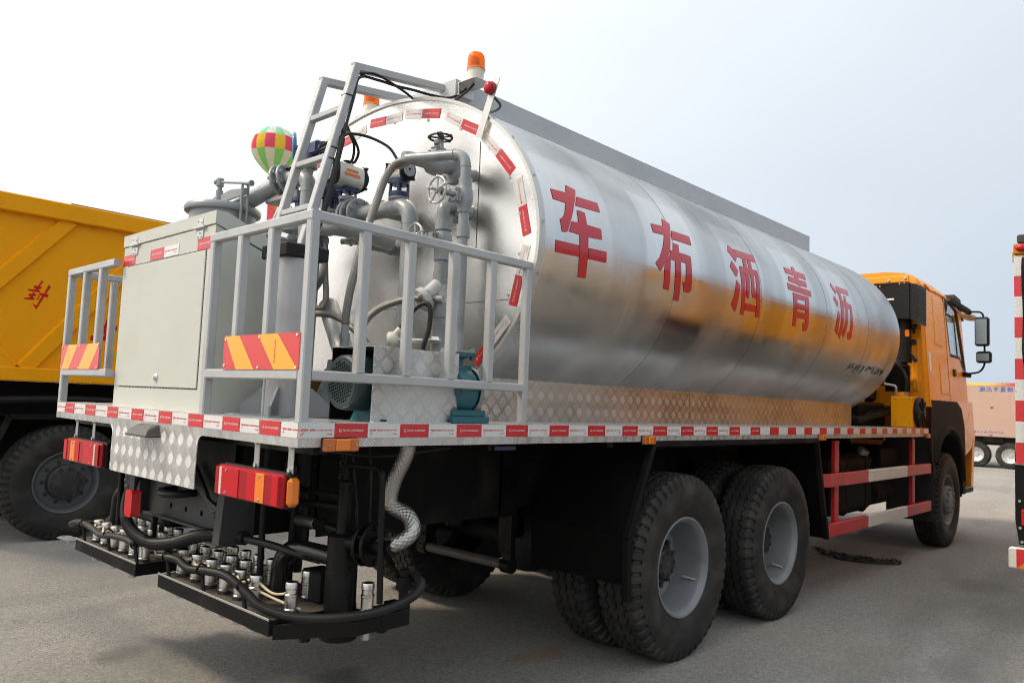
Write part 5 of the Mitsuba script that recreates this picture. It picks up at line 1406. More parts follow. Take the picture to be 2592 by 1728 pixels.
# things carried between the axles
FT = sub(TR, 'fuel_tank', 'black ribbed fuel tank behind the side guard')
P(FT, 'body', box(5.55, 6.55, -1.05, -.55, .56, 1.12, .06), 'dusty_black', smooth=False)
P(FT, 'cap', cyl((6.35, -1.0, 1.10), (6.35, -1.03, 1.15), .055, 18), 'zinc')
P(FT, 'band', cat(box(5.8, 5.86, -1.056, -.54, .554, 1.126, .062), box(6.3, 6.36, -1.056, -.54, .554, 1.126, .062)), 'black_steel', smooth=False)
P(TR, 'battery_box', cat(box(6.75, 7.30, -1.05, -.60, .95, 1.17, .02), box(6.8, 7.28, -1.052, -.9, 1.04, 1.05)), 'dusty_black', smooth=False)
P(TR, 'air_tank', cat(lathe([(0, 0), (.10, .01), (.13, .05), (.13, .50), (.10, .54), (0, .55)], 24, (6.72, -.90, .70), (1, 0, 0)), box(6.8, 7.2, -.98, -.7, .83, .94, .01)), 'dusty_black', smooth=35)
P(TR, 'plate_label', box(1.03, 1.17, -1.20, -1.202, 1.245, 1.262), 'blue_enamel')

# ---- cab
def hw(x, z):
    return 1.215 - (x - 7.85) * .0333 - (z - 1.67) * .0603


def cab_solid(d, bottom=1.60):
    """The cab as a union of hulls between its cross sections, all faces set in by d."""
    secs = []
    for x, drop, nar in ((7.85, .0, .035), (7.90, 0, 0), (8.9, .0, 0), (9.5, .04, 0), (9.85, .10, .0)):
        pts = []
        for z, r in ((bottom, 0), (2.2, 0), (2.88, 0), (2.965, .014), (3.03, .048), (3.075, .10), (3.105, .18), (3.125, .32)):
            zz = z if z < 2.5 else z - drop
            y = max(hw(x, zz) - r - nar - d, .05)
            zq = zz - (d if z > 2.95 else 0) + (d if z == bottom else 0)
            xx = x + (d if x < 8 else 0)
            pts += [(xx, -y, zq), (xx, y, zq)]
        secs.append(pts)
    front = []
    for z, r in ((bottom, 0), (2.05, 0), (2.82, .02), (2.90, .05), (2.96, .12), (3.0, .30)):
        zq = z + (d if z == bottom else (-d if z > 2.9 else 0))
        x = (10.17 if z < 2.1 else 10.17 - (z - 2.05) * .26) - d
        y = hw(9.9, z) - r - .06 - d
        front += [(x, -y, zq), (x, y, zq)]
    secs.append(front)
    out = m3.Manifold()
    for a, b in zip(secs[:-1], secs[1:]):
        out = out + m3.Manifold.hull_points(np.array(a + b))
    return out


def prism_y(pts, y0, y1):
    ring = list(sg.polygon.orient(sg.Polygon(pts)).exterior.coords)[:-1]
    m = m3.CrossSection([ring]).extrude(abs(y1 - y0))
    # (x, z, h) -> (x, y, z): y falls as h grows, which keeps the handedness
    return m.transform(np.array([[1, 0, 0, 0], [0, 0, -1, max(y0, y1)], [0, 1, 0, 0]], float))


def on_side(pts, off, s=-1):
    return [(x, s * (hw(x, z) + off), z) for x, z in pts]


WIN = [(8.92, 2.885), (9.16, 2.940), (9.60, 2.870), (9.89, 2.10), (9.73, 2.12), (9.56, 2.25), (9.05, 2.25)]
WSC = [(-.98, 2.12), (.98, 2.12), (.90, 2.84), (-.90, 2.84)]
CAB = sub(TR, 'cab', 'orange cab of the tanker truck')
body = cab_solid(0) - cab_solid(.05, 1.56)
for s in (-1, 1):
    body = body - prism_y(WIN, s * .9, s * 1.4)
body = body - m3.Manifold.hull_points(np.array([(x, y, z) for y, z in WSC for x in (9.7, 10.6)]))
bm = body.to_mesh()
P(CAB, 'body', mesh(bm.vert_properties[:, :3], bm.tri_verts), 'orange_paint', smooth=38)


def side_strip(pts, w, off, m, name, s=-1):
    ms = []
    for (xa, za), (xb, zb_) in zip(pts[:-1], pts[1:]):
        ms.append(beam(A(*on_side([(xa, za)], off, s)[0]), A(*on_side([(xb, zb_)], off, s)[0]), w, .008, (0, 1, 0), .001))
    return P(CAB, name, cat(*ms), m, smooth=False)


for s in (-1, 1):
    k = WIN + [WIN[0]]
    side_strip(k, .040, -.002, 'black_plastic', 'window_seal', s)
    side_strip([(8.94, 2.755), (9.38, 2.755), (9.47, 2.70), (9.52, 2.26)], .028, -.012, 'black_plastic', 'window_bar', s)
    v = on_side(WIN, -.014, s)
    P(CAB, 'window', mesh(v, [[0, i, i + 1] for i in range(1, len(v) - 1)]), 'window_glass', smooth=False)
    c_ = on_side([(8.86, 2.2), (9.50, 2.2), (9.44, 2.78), (8.86, 2.80)], -.035, s)
    P(CAB, 'curtain', cat(*[hull([A(*c_[0]) * (1 - t0) + A(*c_[1]) * t0 + A(0, -s * q, 0) for t0 in (i / 9, (i + .96) / 9) for q in (0, .02 + .02 * (i % 2))] + [A(*c_[3]) * (1 - t0) + A(*c_[2]) * t0 + A(0, -s * q, 0) for t0 in (i / 9, (i + .96) / 9) for q in (0, .02 + .02 * (i % 2))]) for i in range(9)]), 'curtain', smooth=False)
    side_strip([(8.845, 2.94), (8.885, 2.5), (8.885, 1.70)], .010, -.001, 'hub_dark', 'door_gap', s)
    for pts in ([(8.27, 2.30), (8.66, 2.30), (8.66, 2.84), (8.58, 2.89), (8.27, 2.89)], [(8.42, 1.74), (8.83, 1.74), (8.83, 2.07), (8.42, 2.09)]):
        o_ = on_side(pts, -.004, s)
        i_ = on_side([(x + (.03 if x < 8.5 else -.03), z + (.03 if z < 2.2 or z == 2.30 else -.03)) for x, z in pts], .009, s)
        P(CAB, 'pressed_panel', hull(list(o_) + list(i_)), 'orange_paint', smooth=False)
    h_ = on_side([(9.14, 2.00), (9.24, 2.00), (9.24, 2.085), (9.14, 2.085)], 0, s)
    P(CAB, 'door_handle', hull([A(*q) + A(0, s * t, 0) for q in h_ for t in (-.01, .018)]), 'black_plastic', smooth=False)
P(CAB, 'windscreen', mesh([(10.17 - (z - 2.05) * .26 - .02, y, z) for y, z in WSC], [[0, 1, 2], [0, 2, 3]]), 'window_glass', smooth=False)
P(CAB, 'interior', cat(box(7.95, 8.6, -1.05, 1.05, 1.62, 2.1), box(9.6, 10.05, -1.05, 1.05, 1.62, 2.05, .05), box(8.75, 8.95, -.95, -.35, 1.9, 2.6, .05), box(8.75, 8.95, .35, .95, 1.9, 2.6, .05)), 'cab_inside')
P(CAB, 'side_lip', tube([on_side([(x, z)], -.002)[0] for x, z in ((7.97, 2.985), (8.25, 2.945), (8.4, 2.955), (8.9, 2.955), (9.4, 2.925), (9.8, 2.84))], .011, 8), 'orange_paint', smooth=40)
P(CAB, 'rear_pressing', cat(hull([(7.853, y, z) for y in (-1.02, 1.02) for z in (2.985, 3.075)] + [(7.838, y, z) for y in (-1.0, 1.0) for z in (3.0, 3.06)]), hull([(7.853, y, z) for y in (-1.12, -1.04) for z in (1.75, 2.35)] + [(7.838, y, z) for y in (-1.105, -1.055) for z in (1.78, 2.32)])), 'orange_paint', smooth=False)
P(CAB, 'bolts', cat(*[ball((7.838, y, z), .016, 1) for y, z in ((-.80, 3.02), (-.975, 3.035), (-.5, 3.0))], *[ball((7.79, y, z), .009, 1) for y, z in ((-.72, 2.952), (-.68, 2.952), (-.93, 2.968), (-.98, 2.970))]), 'rope')
P(CAB, 'rear_bracket', box(7.80, 7.85, -1.03, -.3, 2.945, 2.985, .004), 'black_steel')
P(CAB, 'roof_visor', hull([(x, y, z) for y in (-1.02, 1.02) for x, z in ((9.75, 3.05), (9.78, 3.10), (10.10, 3.07), (10.28, 2.80), (10.24, 2.80))]), 'black_plastic', smooth=30)
P(CAB, 'type_plate', hull([A(*q) + A(0, t, 0) for q in on_side([(7.95, 1.99), (8.03, 1.99), (8.03, 2.2), (7.95, 2.2)], .002) for t in (0, -.004)]), 'label_white', smooth=False)
# air intake
AI = sub(TR, 'air_intake', 'black plastic air intake and duct behind the cab')
it = hull([(x, y, z) for x in (7.47, 7.77) for y, z in ((-.55, 2.58), (-.55, 2.86), (-.60, 2.88), (-1.02, 2.555), (-1.10, 2.93), (-1.12, 2.55))])
P(AI, 'box', cat(hull([(x, y, z) for x in (7.47, 7.78) for y, z in ((-.50, 2.56), (-.50, 2.84), (-1.12, 2.53), (-1.12, 2.925), (-.9, 2.90))]), hull([(x, -1.12, z) for x in (7.48, 7.77) for z in (2.535, 2.92)] + [(x, -1.20, z) for x in (7.45, 7.80) for z in (2.475, 2.90)])), 'black_plastic', smooth=25)
P(AI, 'mouth', box(7.485, 7.765, -1.203, -1.20, 2.52, 2.86), 'black_matt')
P(AI, 'label', box(7.466, 7.4695, -.875, -.965, 2.742, 2.762), 'label_white')
P(AI, 'duct', cat(lathe([(.085, 0), (.080, .03), (.080, .20), (.084, .205), (.084, .22), (.080, .225), (.080, .40), (.084, .405), (.084, .42), (.078, .43), (.078, .50)], 28, (7.62, -1.02, 2.07))), 'black_plastic', smooth=40)
bl = []
for i in range(16):
    bl += [(.135, .018 * i), (.120, .018 * i + .006), (.120, .018 * i + .012)]
P(AI, 'bellows', lathe([(0, 0)] + bl + [(.10, .30), (.08, .34), (0, .34)], 28, (7.62, -.96, 1.75)), 'black_plastic')
P(AI, 'drain', cat(lathe([(0, 0), (.02, .02), (.012, .04), (.03, .06), (.03, .10), (0, .11)], 14, (7.62, -1.125, 2.38)), beam((7.62, -1.05, 2.20), (7.62, -1.15, 2.08), .05, .04), box(7.6, 7.64, -1.15, -1.06, 2.26, 2.32, .005)), 'black_plastic')
P(AI, 'sticker', box(7.545, 7.56, -1.055, -1.095, 2.345, 2.42, .002), 'lamp_amber')
P(TR, 'engine_cover', cat(box(6.95, 7.75, -.80, .8, 1.36, 1.62, .03), box(7.2, 7.8, -.70, .7, 1.62, 2.1, .05), *[cyl((6.8, y, 1.42), (7.5, y - .2, 1.55), .03, 10) for y in (-.8, -.7, -.5)]), 'black_steel')
P(TR, 'orange_bracket', box(7.1, 7.3, -.72, -.60, 1.55, 1.78, .01), 'yellow_paint')
OC = sub(TR, 'oil_cooler', 'orange oil cooler with a black fan at the front end of the deck')
P(OC, 'housing', box(7.30, 7.64, -1.20, -.985, 1.368, 1.690, .006), 'yellow_paint', smooth=False)
P(OC, 'fan', cat(lathe([(0, 0), (.155, 0), (.160, .02), (.15, .045), (.05, .05), (0, .05)], 28, (7.47, -1.20, 1.53), (0, -1, 0)), *[cyl((7.47, -1.252, 1.53), (7.47 + .15 * math.cos(t), -1.252, 1.53 + .15 * math.sin(t)), .006, 6) for t in np.arange(8) * PI / 4]), 'black_plastic')
P(OC, 'bolts', cat(*[cyl((7.302, y, z), (7.294, y, z), .008, 8) for y in (-1.03, -1.17) for z in (1.42, 1.66)]), 'zinc')
P(OC, 'fitting', cat(*[cyl((7.36, y, 1.69), (7.36, y, 1.745), .018, 10) for y in (-1.02, -1.12)], tube(fillet([(7.36, -1.02, 1.74), (7.36, -1.02, 1.80), (7.36, -.90, 1.82)], .04), .015, 10)), 'zinc')
hose('hydraulic_hose', [(7.36, -1.12, 1.74), (7.36, -1.125, 1.86), (7.36, -1.08, 1.97), (7.3, -1.0, 2.05), (7.2, -.9, 2.1)], .019, 'cable', 8, 10, parent=OC)
hose('hydraulic_hose', [(7.36, -.90, 1.82), (7.34, -.8, 1.82), (7.3, -.7, 1.78)], .019, 'cable', 8, 10, parent=OC)
# mirrors and their arms
for s in (-1, 1):
    MI = sub(TR, 'mirror', 'black framed double wing mirror on the %s of the cab' % ('right' if s < 0 else 'left'))
    for y0, y1, z0, z1, nm in ((1.285, 1.440, 2.405, 2.772, 'housing'), (1.298, 1.462, 2.192, 2.338, 'housing')):
        P(MI, nm, box(9.60, 9.70, s * y0, s * y1, z0, z1, .02), 'black_plastic', smooth=False)
        P(MI, 'glass', hull([(9.588 - .010 * (a < .5), s * (y0 + .016 + a * (y1 - y0 - .032)), z0 + .022 + b * (z1 - z0 - .052)) if t == 0 else (9.601, s * (y0 + .016 + a * (y1 - y0 - .032)), z0 + .022 + b * (z1 - z0 - .052)) for a in (0, 1) for b in (0, 1) for t in (0, 1)]), 'mirror', smooth=False)
    P(MI, 'arm', tube(fillet([(9.62, s * 1.20, 2.845), (9.66, s * 1.37, 2.84), (9.66, s * 1.385, 2.4), (9.66, s * 1.385, 2.16), (9.7, s * 1.32, 2.075), (9.75, s * 1.15, 2.06)], .06), .012, 10), 'black_plastic')
    P(MI, 'bracket', cat(beam((9.16, s * 1.095, 2.955), (9.62, s * 1.215, 2.845), .055, .06), ball((9.63, s * 1.22, 2.84), .035, 1)), 'black_plastic')
    P(MI, 'lower_bracket', beam((9.74, s * 1.12, 2.06), (9.70, s * 1.20, 2.04), .09, .06), 'black_plastic')
P(TR, 'kerb_mirror', lathe([(0, 0), (.06, .006), (.10, .03), (.105, .05), (0, .055)], 28, (9.95, -1.13, 2.79), (.35, -.3, .9)), 'ivory', label='pale round kerb mirror over the cab window')
# front wing, steps and bumper
for s in (-1, 1):
    k = sub(TR, 'front_wing', 'black plastic wing over the %s front wheel' % ('right' if s < 0 else 'left'))
    arch = [(8.68 + .63 * math.cos(t), .60 + .70 * math.sin(t)) for t in np.linspace(-.05, PI - .25, 18)]
    out = sg.Polygon([(7.93, 1.675), (9.04, 1.685), (9.26, 1.60), (9.40, 1.40), (9.44, 1.10), (9.42, .56)] + arch + [(7.93, 1.1)]).buffer(0)
    P(k, 'panel', plate(out, .02, frame((0, s * 1.195 + (.02 if s > 0 else 0), 0), (1, 0, 0), (0, 0, 1))), 'wing_plastic', smooth=False)
    band = [A(8.68 + .66 * math.cos(t), s * 1.20, .62 + .74 * math.sin(t)) for t in np.linspace(.15, PI - .5, 14)]
    P(k, 'arch', tube(band, .045, 8), 'wing_plastic', smooth=40)
    P(k, 'liner', cat(*[hull([(8.68 + r * math.cos(t), y, .60 + 1.1 * r * math.sin(t)) for t in (t0, t0 + .2) for r in (.635, .645) for y in (s * .6, s * 1.20)]) for t in [0] for t0 in np.arange(-.1, 2.9, .2)]), 'black_matt')
    P(k, 'mud_flap', box(8.02, 8.03, s * .72, s * 1.215, .34, 1.30), 'black_matt')
    P(k, 'stay', box(8.03, 8.12, s * .75, s * 1.22, .95, 1.30, .02), 'wing_plastic')
    P(TR, 'side_panel', hull([A(*q) + A(0, t, 0) for q in on_side([(9.06, 1.70), (9.45, 1.20), (9.47, 1.02), (9.85, 1.10), (10.17, 1.22), (10.17, 1.70)], 0, s) for t in (0, -s * .03)]), 'orange_film', smooth=False)
    P(TR, 'step', cat(box(9.42, 9.95, s * 1.0, s * 1.19, .56, .62, .006), box(9.42, 9.46, s * 1.0, s * 1.18, .6, 1.1), box(9.3, 9.95, s * .95, s * 1.05, .58, 1.12)), 'black_plastic')
    P(TR, 'step_tread', box(9.47, 9.9, s * 1.05, s * 1.192, .62, .628), 'zinc')
    P(TR, 'bumper_end', hull([(9.93, s * 1.165, .58), (9.97, s * 1.18, 1.22), (10.22, s * 1.15, 1.25), (10.26, s * 1.12, .55), (10.0, s * .9, 1.2), (10.2, s * .9, .55), (9.99, s * 1.0, .56)]), 'orange_paint', smooth=False)
    P(TR, 'grille_slats', cat(*[box(10.12, 10.20, s * 1.05, s * 1.13, z, z + .05, .004) for z in (1.28, 1.38, 1.48, 1.58)]), 'black_plastic')
P(TR, 'front_panel', cat(box(10.12, 10.18, -1.06, 1.06, 1.2, 1.65), box(10.0, 10.24, -.92, .92, .55, 1.2, .03)), 'orange_paint')
P(TR, 'indicator', box(9.40, 9.46, -1.19, -1.205, 1.06, 1.12, .01), 'lamp_amber')

# ================================================================ the yellow spreader truck on the left
LT = thing('spreader_truck', 'yellow hopper truck with red slanted characters on its ribbed side, left behind the tanker', 'truck')
YS = 4.465
P(LT, 'hopper', cat(box(-.30, 5.4, YS, 6.9, 1.50, 3.12)), 'yellow_paint', smooth=False)
P(LT, 'top_rail', box(-.32, 5.42, YS - .07, YS, 3.00, 3.165, .01), 'yellow_paint', smooth=False)
P(LT, 'bottom_rail', box(-.32, 5.42, YS - .06, YS, 1.475, 1.60, .01), 'yellow_paint', smooth=False)
for (xa, za), (xb, zb_) in (((.95, 3.02), (-.24, 1.60)), ((.66, 1.58), (1.80, 3.02)), ((.56, 1.58), (-.20, 2.32)), ((3.1, 1.58), (1.95, 3.02))):
    ya = YS - .025
    u = unit((xb - xa, 0, zb_ - za))
    w = np.cross(u, (0, 1, 0)) * .075
    P(LT, 'brace', hull([A(x, y, z) + q * w * (1.0 if y > YS - .01 else .8) for x, z in ((xa, za), (xb, zb_)) for y in (YS, YS - .035) for q in (-1, 1)]), 'yellow_paint', smooth=False)
P(LT, 'rear_post', box(-.33, -.20, YS - .065, YS, 1.60, 3.0, .01), 'yellow_paint', smooth=False)
P(LT, 'inner_rim', box(1.02, 5.4, 4.72, 4.78, 3.12, 3.245, .005), 'tie_rod', smooth=False)
gsh = unary_union([sg.Polygon([(x, z) for x, z in q]).buffer(0) for q in GL['feng']])
P(LT, 'character', moved(flat(gsh, .003), frame((0, YS, 0), (1, 0, 0), (0, 0, 1))), 'red_print', smooth=False)
gsh = unary_union([sg.LineString(q).buffer(.022, cap_style=2, join_style=1, quad_segs=3) for q in GL['bu2']])
P(LT, 'character', moved(flat(gsh, .003), frame((0, YS, 0), (1, 0, 0), (0, 0, 1))), 'red_print', smooth=False)
P(LT, 'chassis', cat(box(-.2, 7.8, 5.2, 6.2, .75, 1.1), box(-.25, 5.3, 4.75, 6.6, 1.15, 1.475), box(-.28, .2, 4.9, 6.5, .6, 1.2, .03), box(3.3, 5.0, 4.8, 6.4, .45, 1.2, .03)), 'dusty_black', smooth=False)
P(LT, 'fender_pipe', tube(spline([(-.3, 4.47, 1.18), (.2, 4.47, 1.27), (.7, 4.47, 1.31), (1.3, 4.47, 1.32), (1.9, 4.47, 1.28), (2.4, 4.47, 1.15)], 6), .035, 10), 'black_plastic')
P(LT, 'mudguard', cat(*[beam(a, b, .05, .05, (0, 1, 0)) for a, b in (((.37, 4.50, .55), (.60, 4.50, 1.15)), ((.60, 4.50, 1.15), (1.8, 4.5, 1.15)), ((1.8, 4.5, 1.15), (2.0, 4.5, .55)))], box(.45, 1.95, 4.55, 5.1, 1.16, 1.18)), 'dusty_black')
wheel(LT, 1.115, 4.615, -1, 'other', 0)
wheel(LT, 1.115, 6.40, 1, 'other', 0)
wheel(LT, 2.47, 4.615, -1, 'other', 0)
wheel(LT, 7.2, 4.65, -1, 'front', 0)
P(LT, 'cab', hull([(x, y, z) for y in (4.5, 6.9) for x, z in ((5.7, .9), (5.7, 2.95), (5.9, 3.05), (7.6, 2.95), (7.95, 1.9), (8.0, .7), (6.7, .7))]), 'yellow_paint', smooth=False)
P(LT, 'cab_window', hull([(x, y, z) for y in (4.492, 4.499) for x, z in ((6.6, 2.1), (6.6, 2.8), (7.5, 2.8), (7.75, 2.1))]), 'black_plastic', smooth=False)

# ================================================================ the yellow truck at the right edge
RT = thing('service_truck', 'yellow truck with red and white tape up its corner, at the right edge', 'truck')
RX, RY = 4.93, -2.515
P(RT, 'body', cat(box(RX + .02, 11.2, RY - .004, -4.95, 1.27, 2.70, .01)), 'shaded_yellow', smooth=False)
P(RT, 'rear_shutter', box(RX + .008, RX + .03, RY - .16, -4.80, 1.27, 2.46), 'tan_shutter', smooth=False)
P(RT, 'corner_post', box(RX, RX + .08, RY, RY - .075, 1.20, 2.655, .006), 'yellow_paint', smooth=False)
for k in range(10):
    m_ = Ptape(RT, (RX - .0025, RY - .002, 2.648 - .147 * (k + 1)), (0, -1, 0), (0, 0, 1), .052, .147, 'w' if k % 2 == 0 else 'r', text=False)
P(RT, 'corner_lamp_box', box(RX - .02, RX + .06, RY - .001, RY - .12, 2.655, 2.73, .006), 'shaded_yellow', smooth=False)
P(RT, 'corner_lamp', ball((RX - .025, RY - .055, 2.70), (.02, .042, .028)), 'lamp_red', smooth=True)
P(RT, 'roof_cap', box(RX + .0, 11.1, RY - .02, -4.9, 2.735, 2.80, .01), 'hub_dark')
hose('hose', [(RX - .03, RY - .075, 2.62), (RX - .05, RY - .075, 2.50), (RX - .04, RY - .08, 2.2), (RX - .05, RY - .075, 1.95), (RX - .05, RY - .10, 1.7), (RX - .05, RY - .08, 1.3)], .022, 'dusty_black', 8, 10, parent=RT)
P(RT, 'lower_panel', hull([(x, y, z) for x in (RX + .02, RX + .06) for y, z in ((RY + .008, 1.265), (RY + .010, .79), (RY - .012, .62), (-4.9, .62), (-4.9, 1.265))]), 'black_steel', smooth=False)
P(RT, 'panel_joint', box(RX + .012, RX + .02, RY + .006, -4.9, 1.17, 1.19), 'zinc')
P(RT, 'bumper', box(RX - .04, RX + .04, RY + .043, -4.95, .463, .600, .006), 'white_paint', smooth=False)
P(RT, 'bumper_board', mesh([(RX - .0425, RY - .005, .466), (RX - .0425, RY - .005, .597), (RX - .0425, RY - .15, .597)], [[0, 1, 2]]), 'red_film', smooth=False)
P(RT, 'bumper_board', mesh([(RX - .0425, RY - .005, .466), (RX - .0425, RY - .15, .597), (RX - .0425, RY - .30, .597), (RX - .0425, RY - .155, .466)], [[0, 1, 2], [0, 2, 3]]), 'lamp_amber', smooth=False)
P(RT, 'tail_lamp', box(RX + .0, RX + .02, RY - .028, RY - .24, .755, .865, .005), 'lamp_red', smooth=False)
P(RT, 'screws', cat(*[cyl((RX + .02, RY - .01 - q, z), (RX + .012, RY - .01 - q, z), .010, 8) for q, z in ((.008, .92), (.010, .735), (.02, .64))]), 'zinc')
P(RT, 'side_rib', cat(*[box(x, x + .08, RY - .004, RY + .03, 1.32, 2.66, .005) for x in np.arange(5.6, 11, .9)]), 'shaded_yellow', smooth=False)
P(RT, 'side_rail', cat(box(RX + .1, 11.2, RY - .004, RY + .02, 1.255, 1.32, .004), box(RX + .1, 11.2, RY - .004, RY + .025, 2.62, 2.70, .004)), 'shaded_yellow', smooth=False)
P(RT, 'chassis', box(RX + .2, 11.2, -3.2, -4.3, .7, 1.27), 'dusty_black')
P(RT, 'side_guard', cat(box(7.6, 10.4, RY, RY - .03, .55, .65), box(7.6, 10.4, RY, RY - .03, .85, .95)), 'white_paint', smooth=False)
for x in (5.9, 7.2):
    wheel(RT, x, RY - .16, 1, 'deep', 0)
    wheel(RT, x, -4.8, -1, 'inner', 0)
P(RT, 'cab', hull([(x, y, z) for y in (RY - .02, -4.95) for x, z in ((11.4, .9), (11.4, 2.95), (11.6, 3.05), (13.2, 2.95), (13.55, 1.9), (13.6, .7), (12.4, .7))]), 'orange_paint', smooth=False)
wheel(RT, 12.2, RY - .16, 1, 'front', 0)

# ================================================================ the pink box trailer far behind
FX = 27.0
BT = thing('box_trailer', 'pale pink box trailer with blue characters, far behind the cab', 'trailer')
P(BT, 'box', box(FX, FX + 2.4, 4.6, -4.0, .985, 2.60, .01), 'trailer_pink', smooth=False)
nn = 24
ysg = np.linspace(4.6, -1.2, nn)
tt = np.clip((2.0 - ysg) / .75, 0, 1)[:, None]
cc = A(.66, .50, .13) * (1 - tt) + A(.50, .03, .06) * tt
V = np.vstack([np.c_[np.full(nn, FX - .004), ysg, np.full(nn, z)] for z in (2.605, 2.700)])
Fs = [[i, i + 1, nn + i + 1] for i in range(nn - 1)] + [[i, nn + i + 1, nn + i] for i in range(nn - 1)]
P(BT, 'top_rail', box(FX - .002, FX + 2.41, 4.61, -4.0, 2.602, 2.702, .005), 'trailer_pink', smooth=False)
P(BT, 'stripe', mesh(V, Fs), 'printed_matt', color=np.vstack([cc, cc]), smooth=False)
w6 = cjk('湖北齐星制造', .138, .39, .004, .15)
P(BT, 'lettering', moved(w6, frame((FX, 2.235, 2.425), (0, -1, 0), (0, 0, 1))), 'blue_print', smooth=False)
w7 = cjk('湖北齐星汽车专汽车', .055, .75, .004, .17)
P(BT, 'small_lettering', moved(w7, frame((FX, 2.40, 1.10), (0, -1, 0), (0, 0, 1))), 'blue_print', smooth=False)
P(BT, 'hatch', box(FX - .006, FX, 1.93, 1.40, 1.53, 2.29, .003), 'trailer_pink', smooth=False)
P(BT, 'hatch_lock', box(FX - .014, FX - .006, 1.93, 1.86, 1.885, 1.93), 'black_plastic')
P(BT, 'marker_lamp', box(FX - .02, FX, 1.97, 1.90, 1.02, 1.05, .005), 'lamp_red', smooth=False)
P(BT, 'chassis', cat(box(FX + .1, FX + 2.2, 4.5, -3.9, .72, .985), box(FX + .05, FX + .15, 2.15, 1.6, .80, .97)), 'dusty_black')
TS2 = mikit.ply(tyre_mesh(.41, .26, 120, False) if False else lathe([(.22, -.12), (.30, -.13), (.38, -.12), (.405, -.09), (.41, 0), (.405, .09), (.38, .12), (.22, .12)], 40, (0, 0, 0), (1, 0, 0)), 'mat_rubber', smooth=35)
RS2 = mikit.ply(cat(lathe([(.23, -.125), (.20, -.12), (.18, -.07), (.08, -.05), (.07, -.09), (0, -.09)], 36, (0, 0, 0), (1, 0, 0)), *[cyl((-.062, .13 * math.cos(t), .13 * math.sin(t)), (-.07, .13 * math.cos(t), .13 * math.sin(t)), .022, 8) for t in np.arange(10) * PI / 5]), 'mat_chrome', smooth=35)
for y in (3.30, 2.36, 1.42):
    w_ = sub(BT, 'wheel')
    P(w_, 'tyre', TS2, None, at=T().translate([FX + .15, y, .41]))
    P(w_, 'rim', RS2, None, at=T().translate([FX + .15, y, .41]))

# ================================================================ the balloon and its banner
ctr = CAM + 45 * (fw + (695 - 1296) / 1952.8 * rt - (404 - 864) / 1952.8 * up)
BA = thing('balloon', 'small hot air balloon of yellow, red, green and white panels floating beyond the cabinet', 'balloon')
prof = [(0.02, 1.36), (.35, 1.31), (.66, 1.18), (.98, .93), (1.20, .62), (1.31, .28), (1.33, .02), (1.28, -.25), (1.14, -.55), (.92, -.86), (.64, -1.16), (.36, -1.40), (.22, -1.50)]
NG = 14
pal = {'w': (.84, .86, .84), 'm': (.34, .80, .56), 'y': (.85, .58, .08), 'p': (.82, .10, .20), 'g': (.28, .66, .20), 'c': (.76, .71, .62)}
bands = [(0, 4, 'wm'), (4, 7, 'py'), (7, 12, 'cg')]
for gi in range(NG):
    for i0, i1, cs in bands:
        v, f = [], []
        for i in range(i0, i1 + 1):
            for j in range(5):
                t = (gi + j / 4 + .35) * 2 * PI / NG
                r, z = prof[i]
                r = r * (1 - .018 * (1 - math.sin(PI * j / 4)))
                v.append(ctr + A(r * math.cos(t), r * math.sin(t), z))
        for i in range(i1 - i0):
            for j in range(4):
                a = i * 5 + j
                f += [[a, a + 6, a + 1], [a, a + 5, a + 6]]
        P(BA, 'panel', mesh(v, f), 'balloon', smooth=True, color=np.tile(pal[cs[gi % 2]], (len(v), 1)))
P(BA, 'skirt_ring', lathe([(.22, 0), (.24, -.02), (.20, -.25), (.19, -.25), (.21, 0)], 20, ctr + A(0, 0, -1.50)), 'cloth_red')
BN = thing('banner', 'red hanging banner with yellow writing below the balloon', 'banner')
bc = CAM + 44 * (fw + (697 - 1296) / 1952.8 * rt - (514 - 864) / 1952.8 * up)
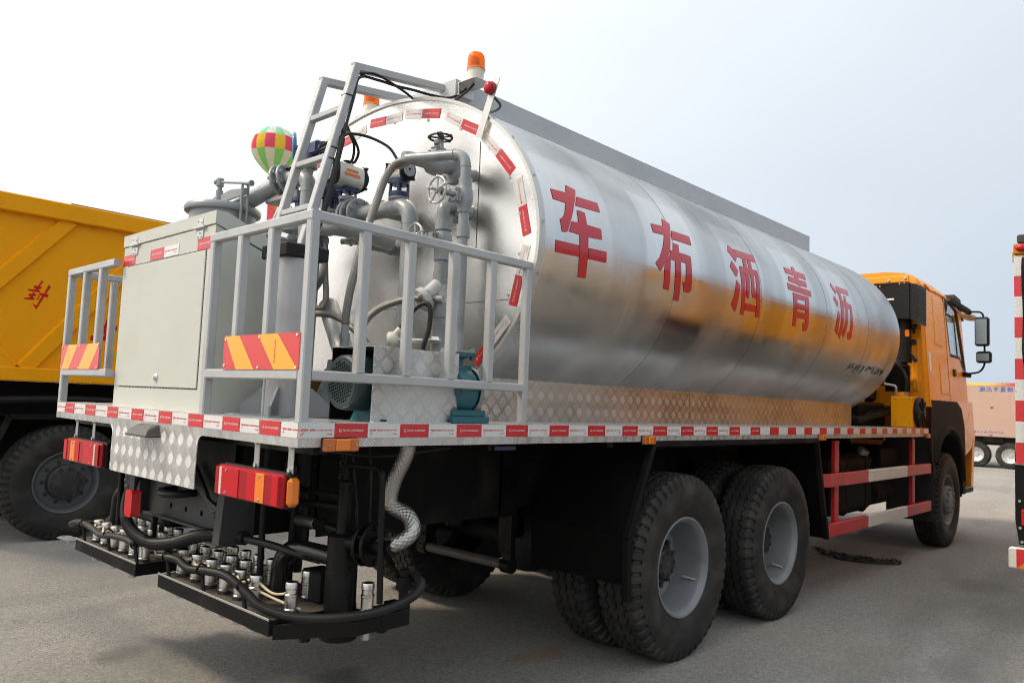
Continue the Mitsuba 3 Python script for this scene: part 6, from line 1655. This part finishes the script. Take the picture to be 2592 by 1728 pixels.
nv = [bc + rt * a * .42 + A(0, 0, -b * 5.2) + fw * .03 * math.sin(9 * b + 2 * a) for b in np.linspace(0, 1, 14) for a in (-1, -.33, .33, 1)]
nf = []
for i in range(13):
    for j in range(3):
        a = i * 4 + j
        nf += [[a, a + 4, a + 5], [a, a + 5, a + 1]]
P(BN, 'cloth', mesh(nv, nf), 'cloth_red', smooth=True)
P(BN, 'pole', cyl(bc - rt * .45, bc + rt * .45, .02, 8), 'white_paint')
P(BN, 'cord', cyl(bc, ctr + A(0, 0, -1.72), .008, 6), 'rope')
for i in range(4):
    P(BN, 'writing', moved(flat(glyph('来', .55, .13)), frame(bc - rt * .20 + A(0, 0, -1.05 - 1.1 * i) - fw * .06, rt, (0, 0, 1))), 'lamp_amber', smooth=False)

# ================================================================ litter on the ground
rng = np.random.default_rng(7)
v, f = [], []
pts = spline([(6.96, -.30, 0), (6.86, -.50, 0), (6.80, -.74, 0), (6.86, -.98, 0), (6.98, -1.18, 0)], 12)
for i, q in enumerate(pts):
    w = .105 * math.sin(PI * (i + .6) / len(pts)) ** .6 + .006
    for j in range(9):
        a = (j - 4) / 4
        v.append(q + A(a * w + rng.uniform(-.006, .006), rng.uniform(-.01, .01), .004 + (1 - a * a) * (.022 + rng.uniform(0, .04))))
for i in range(len(pts) - 1):
    for j in range(8):
        a = i * 9 + j
        f += [[a, a + 9, a + 10], [a, a + 10, a + 1]]
P(None, 'plastic_strip', mesh(v, f), 'black_film', smooth=False)
labels['plastic_strip'] = {'label': 'crumpled strip of shiny black plastic lying beyond the rear wheels', 'category': 'litter'}
for i, (x, y, r, lab) in enumerate(((2.113, -2.113, .012, 'small dark pebble on the asphalt at the lower right'), (1.60, -.90, .016, 'small dark pebble on the asphalt under the truck'))):
    b = ball((x, y, r * .5), (r, r * 1.3, r * .7), 1)
    b.vertices[:] = b.vertices + rng.normal(0, r * .12, b.vertices.shape)
    k = P(None, 'pebble', b, 'hub_dark', smooth=True)
    labels[k] = {'label': lab, 'category': 'pebble'}
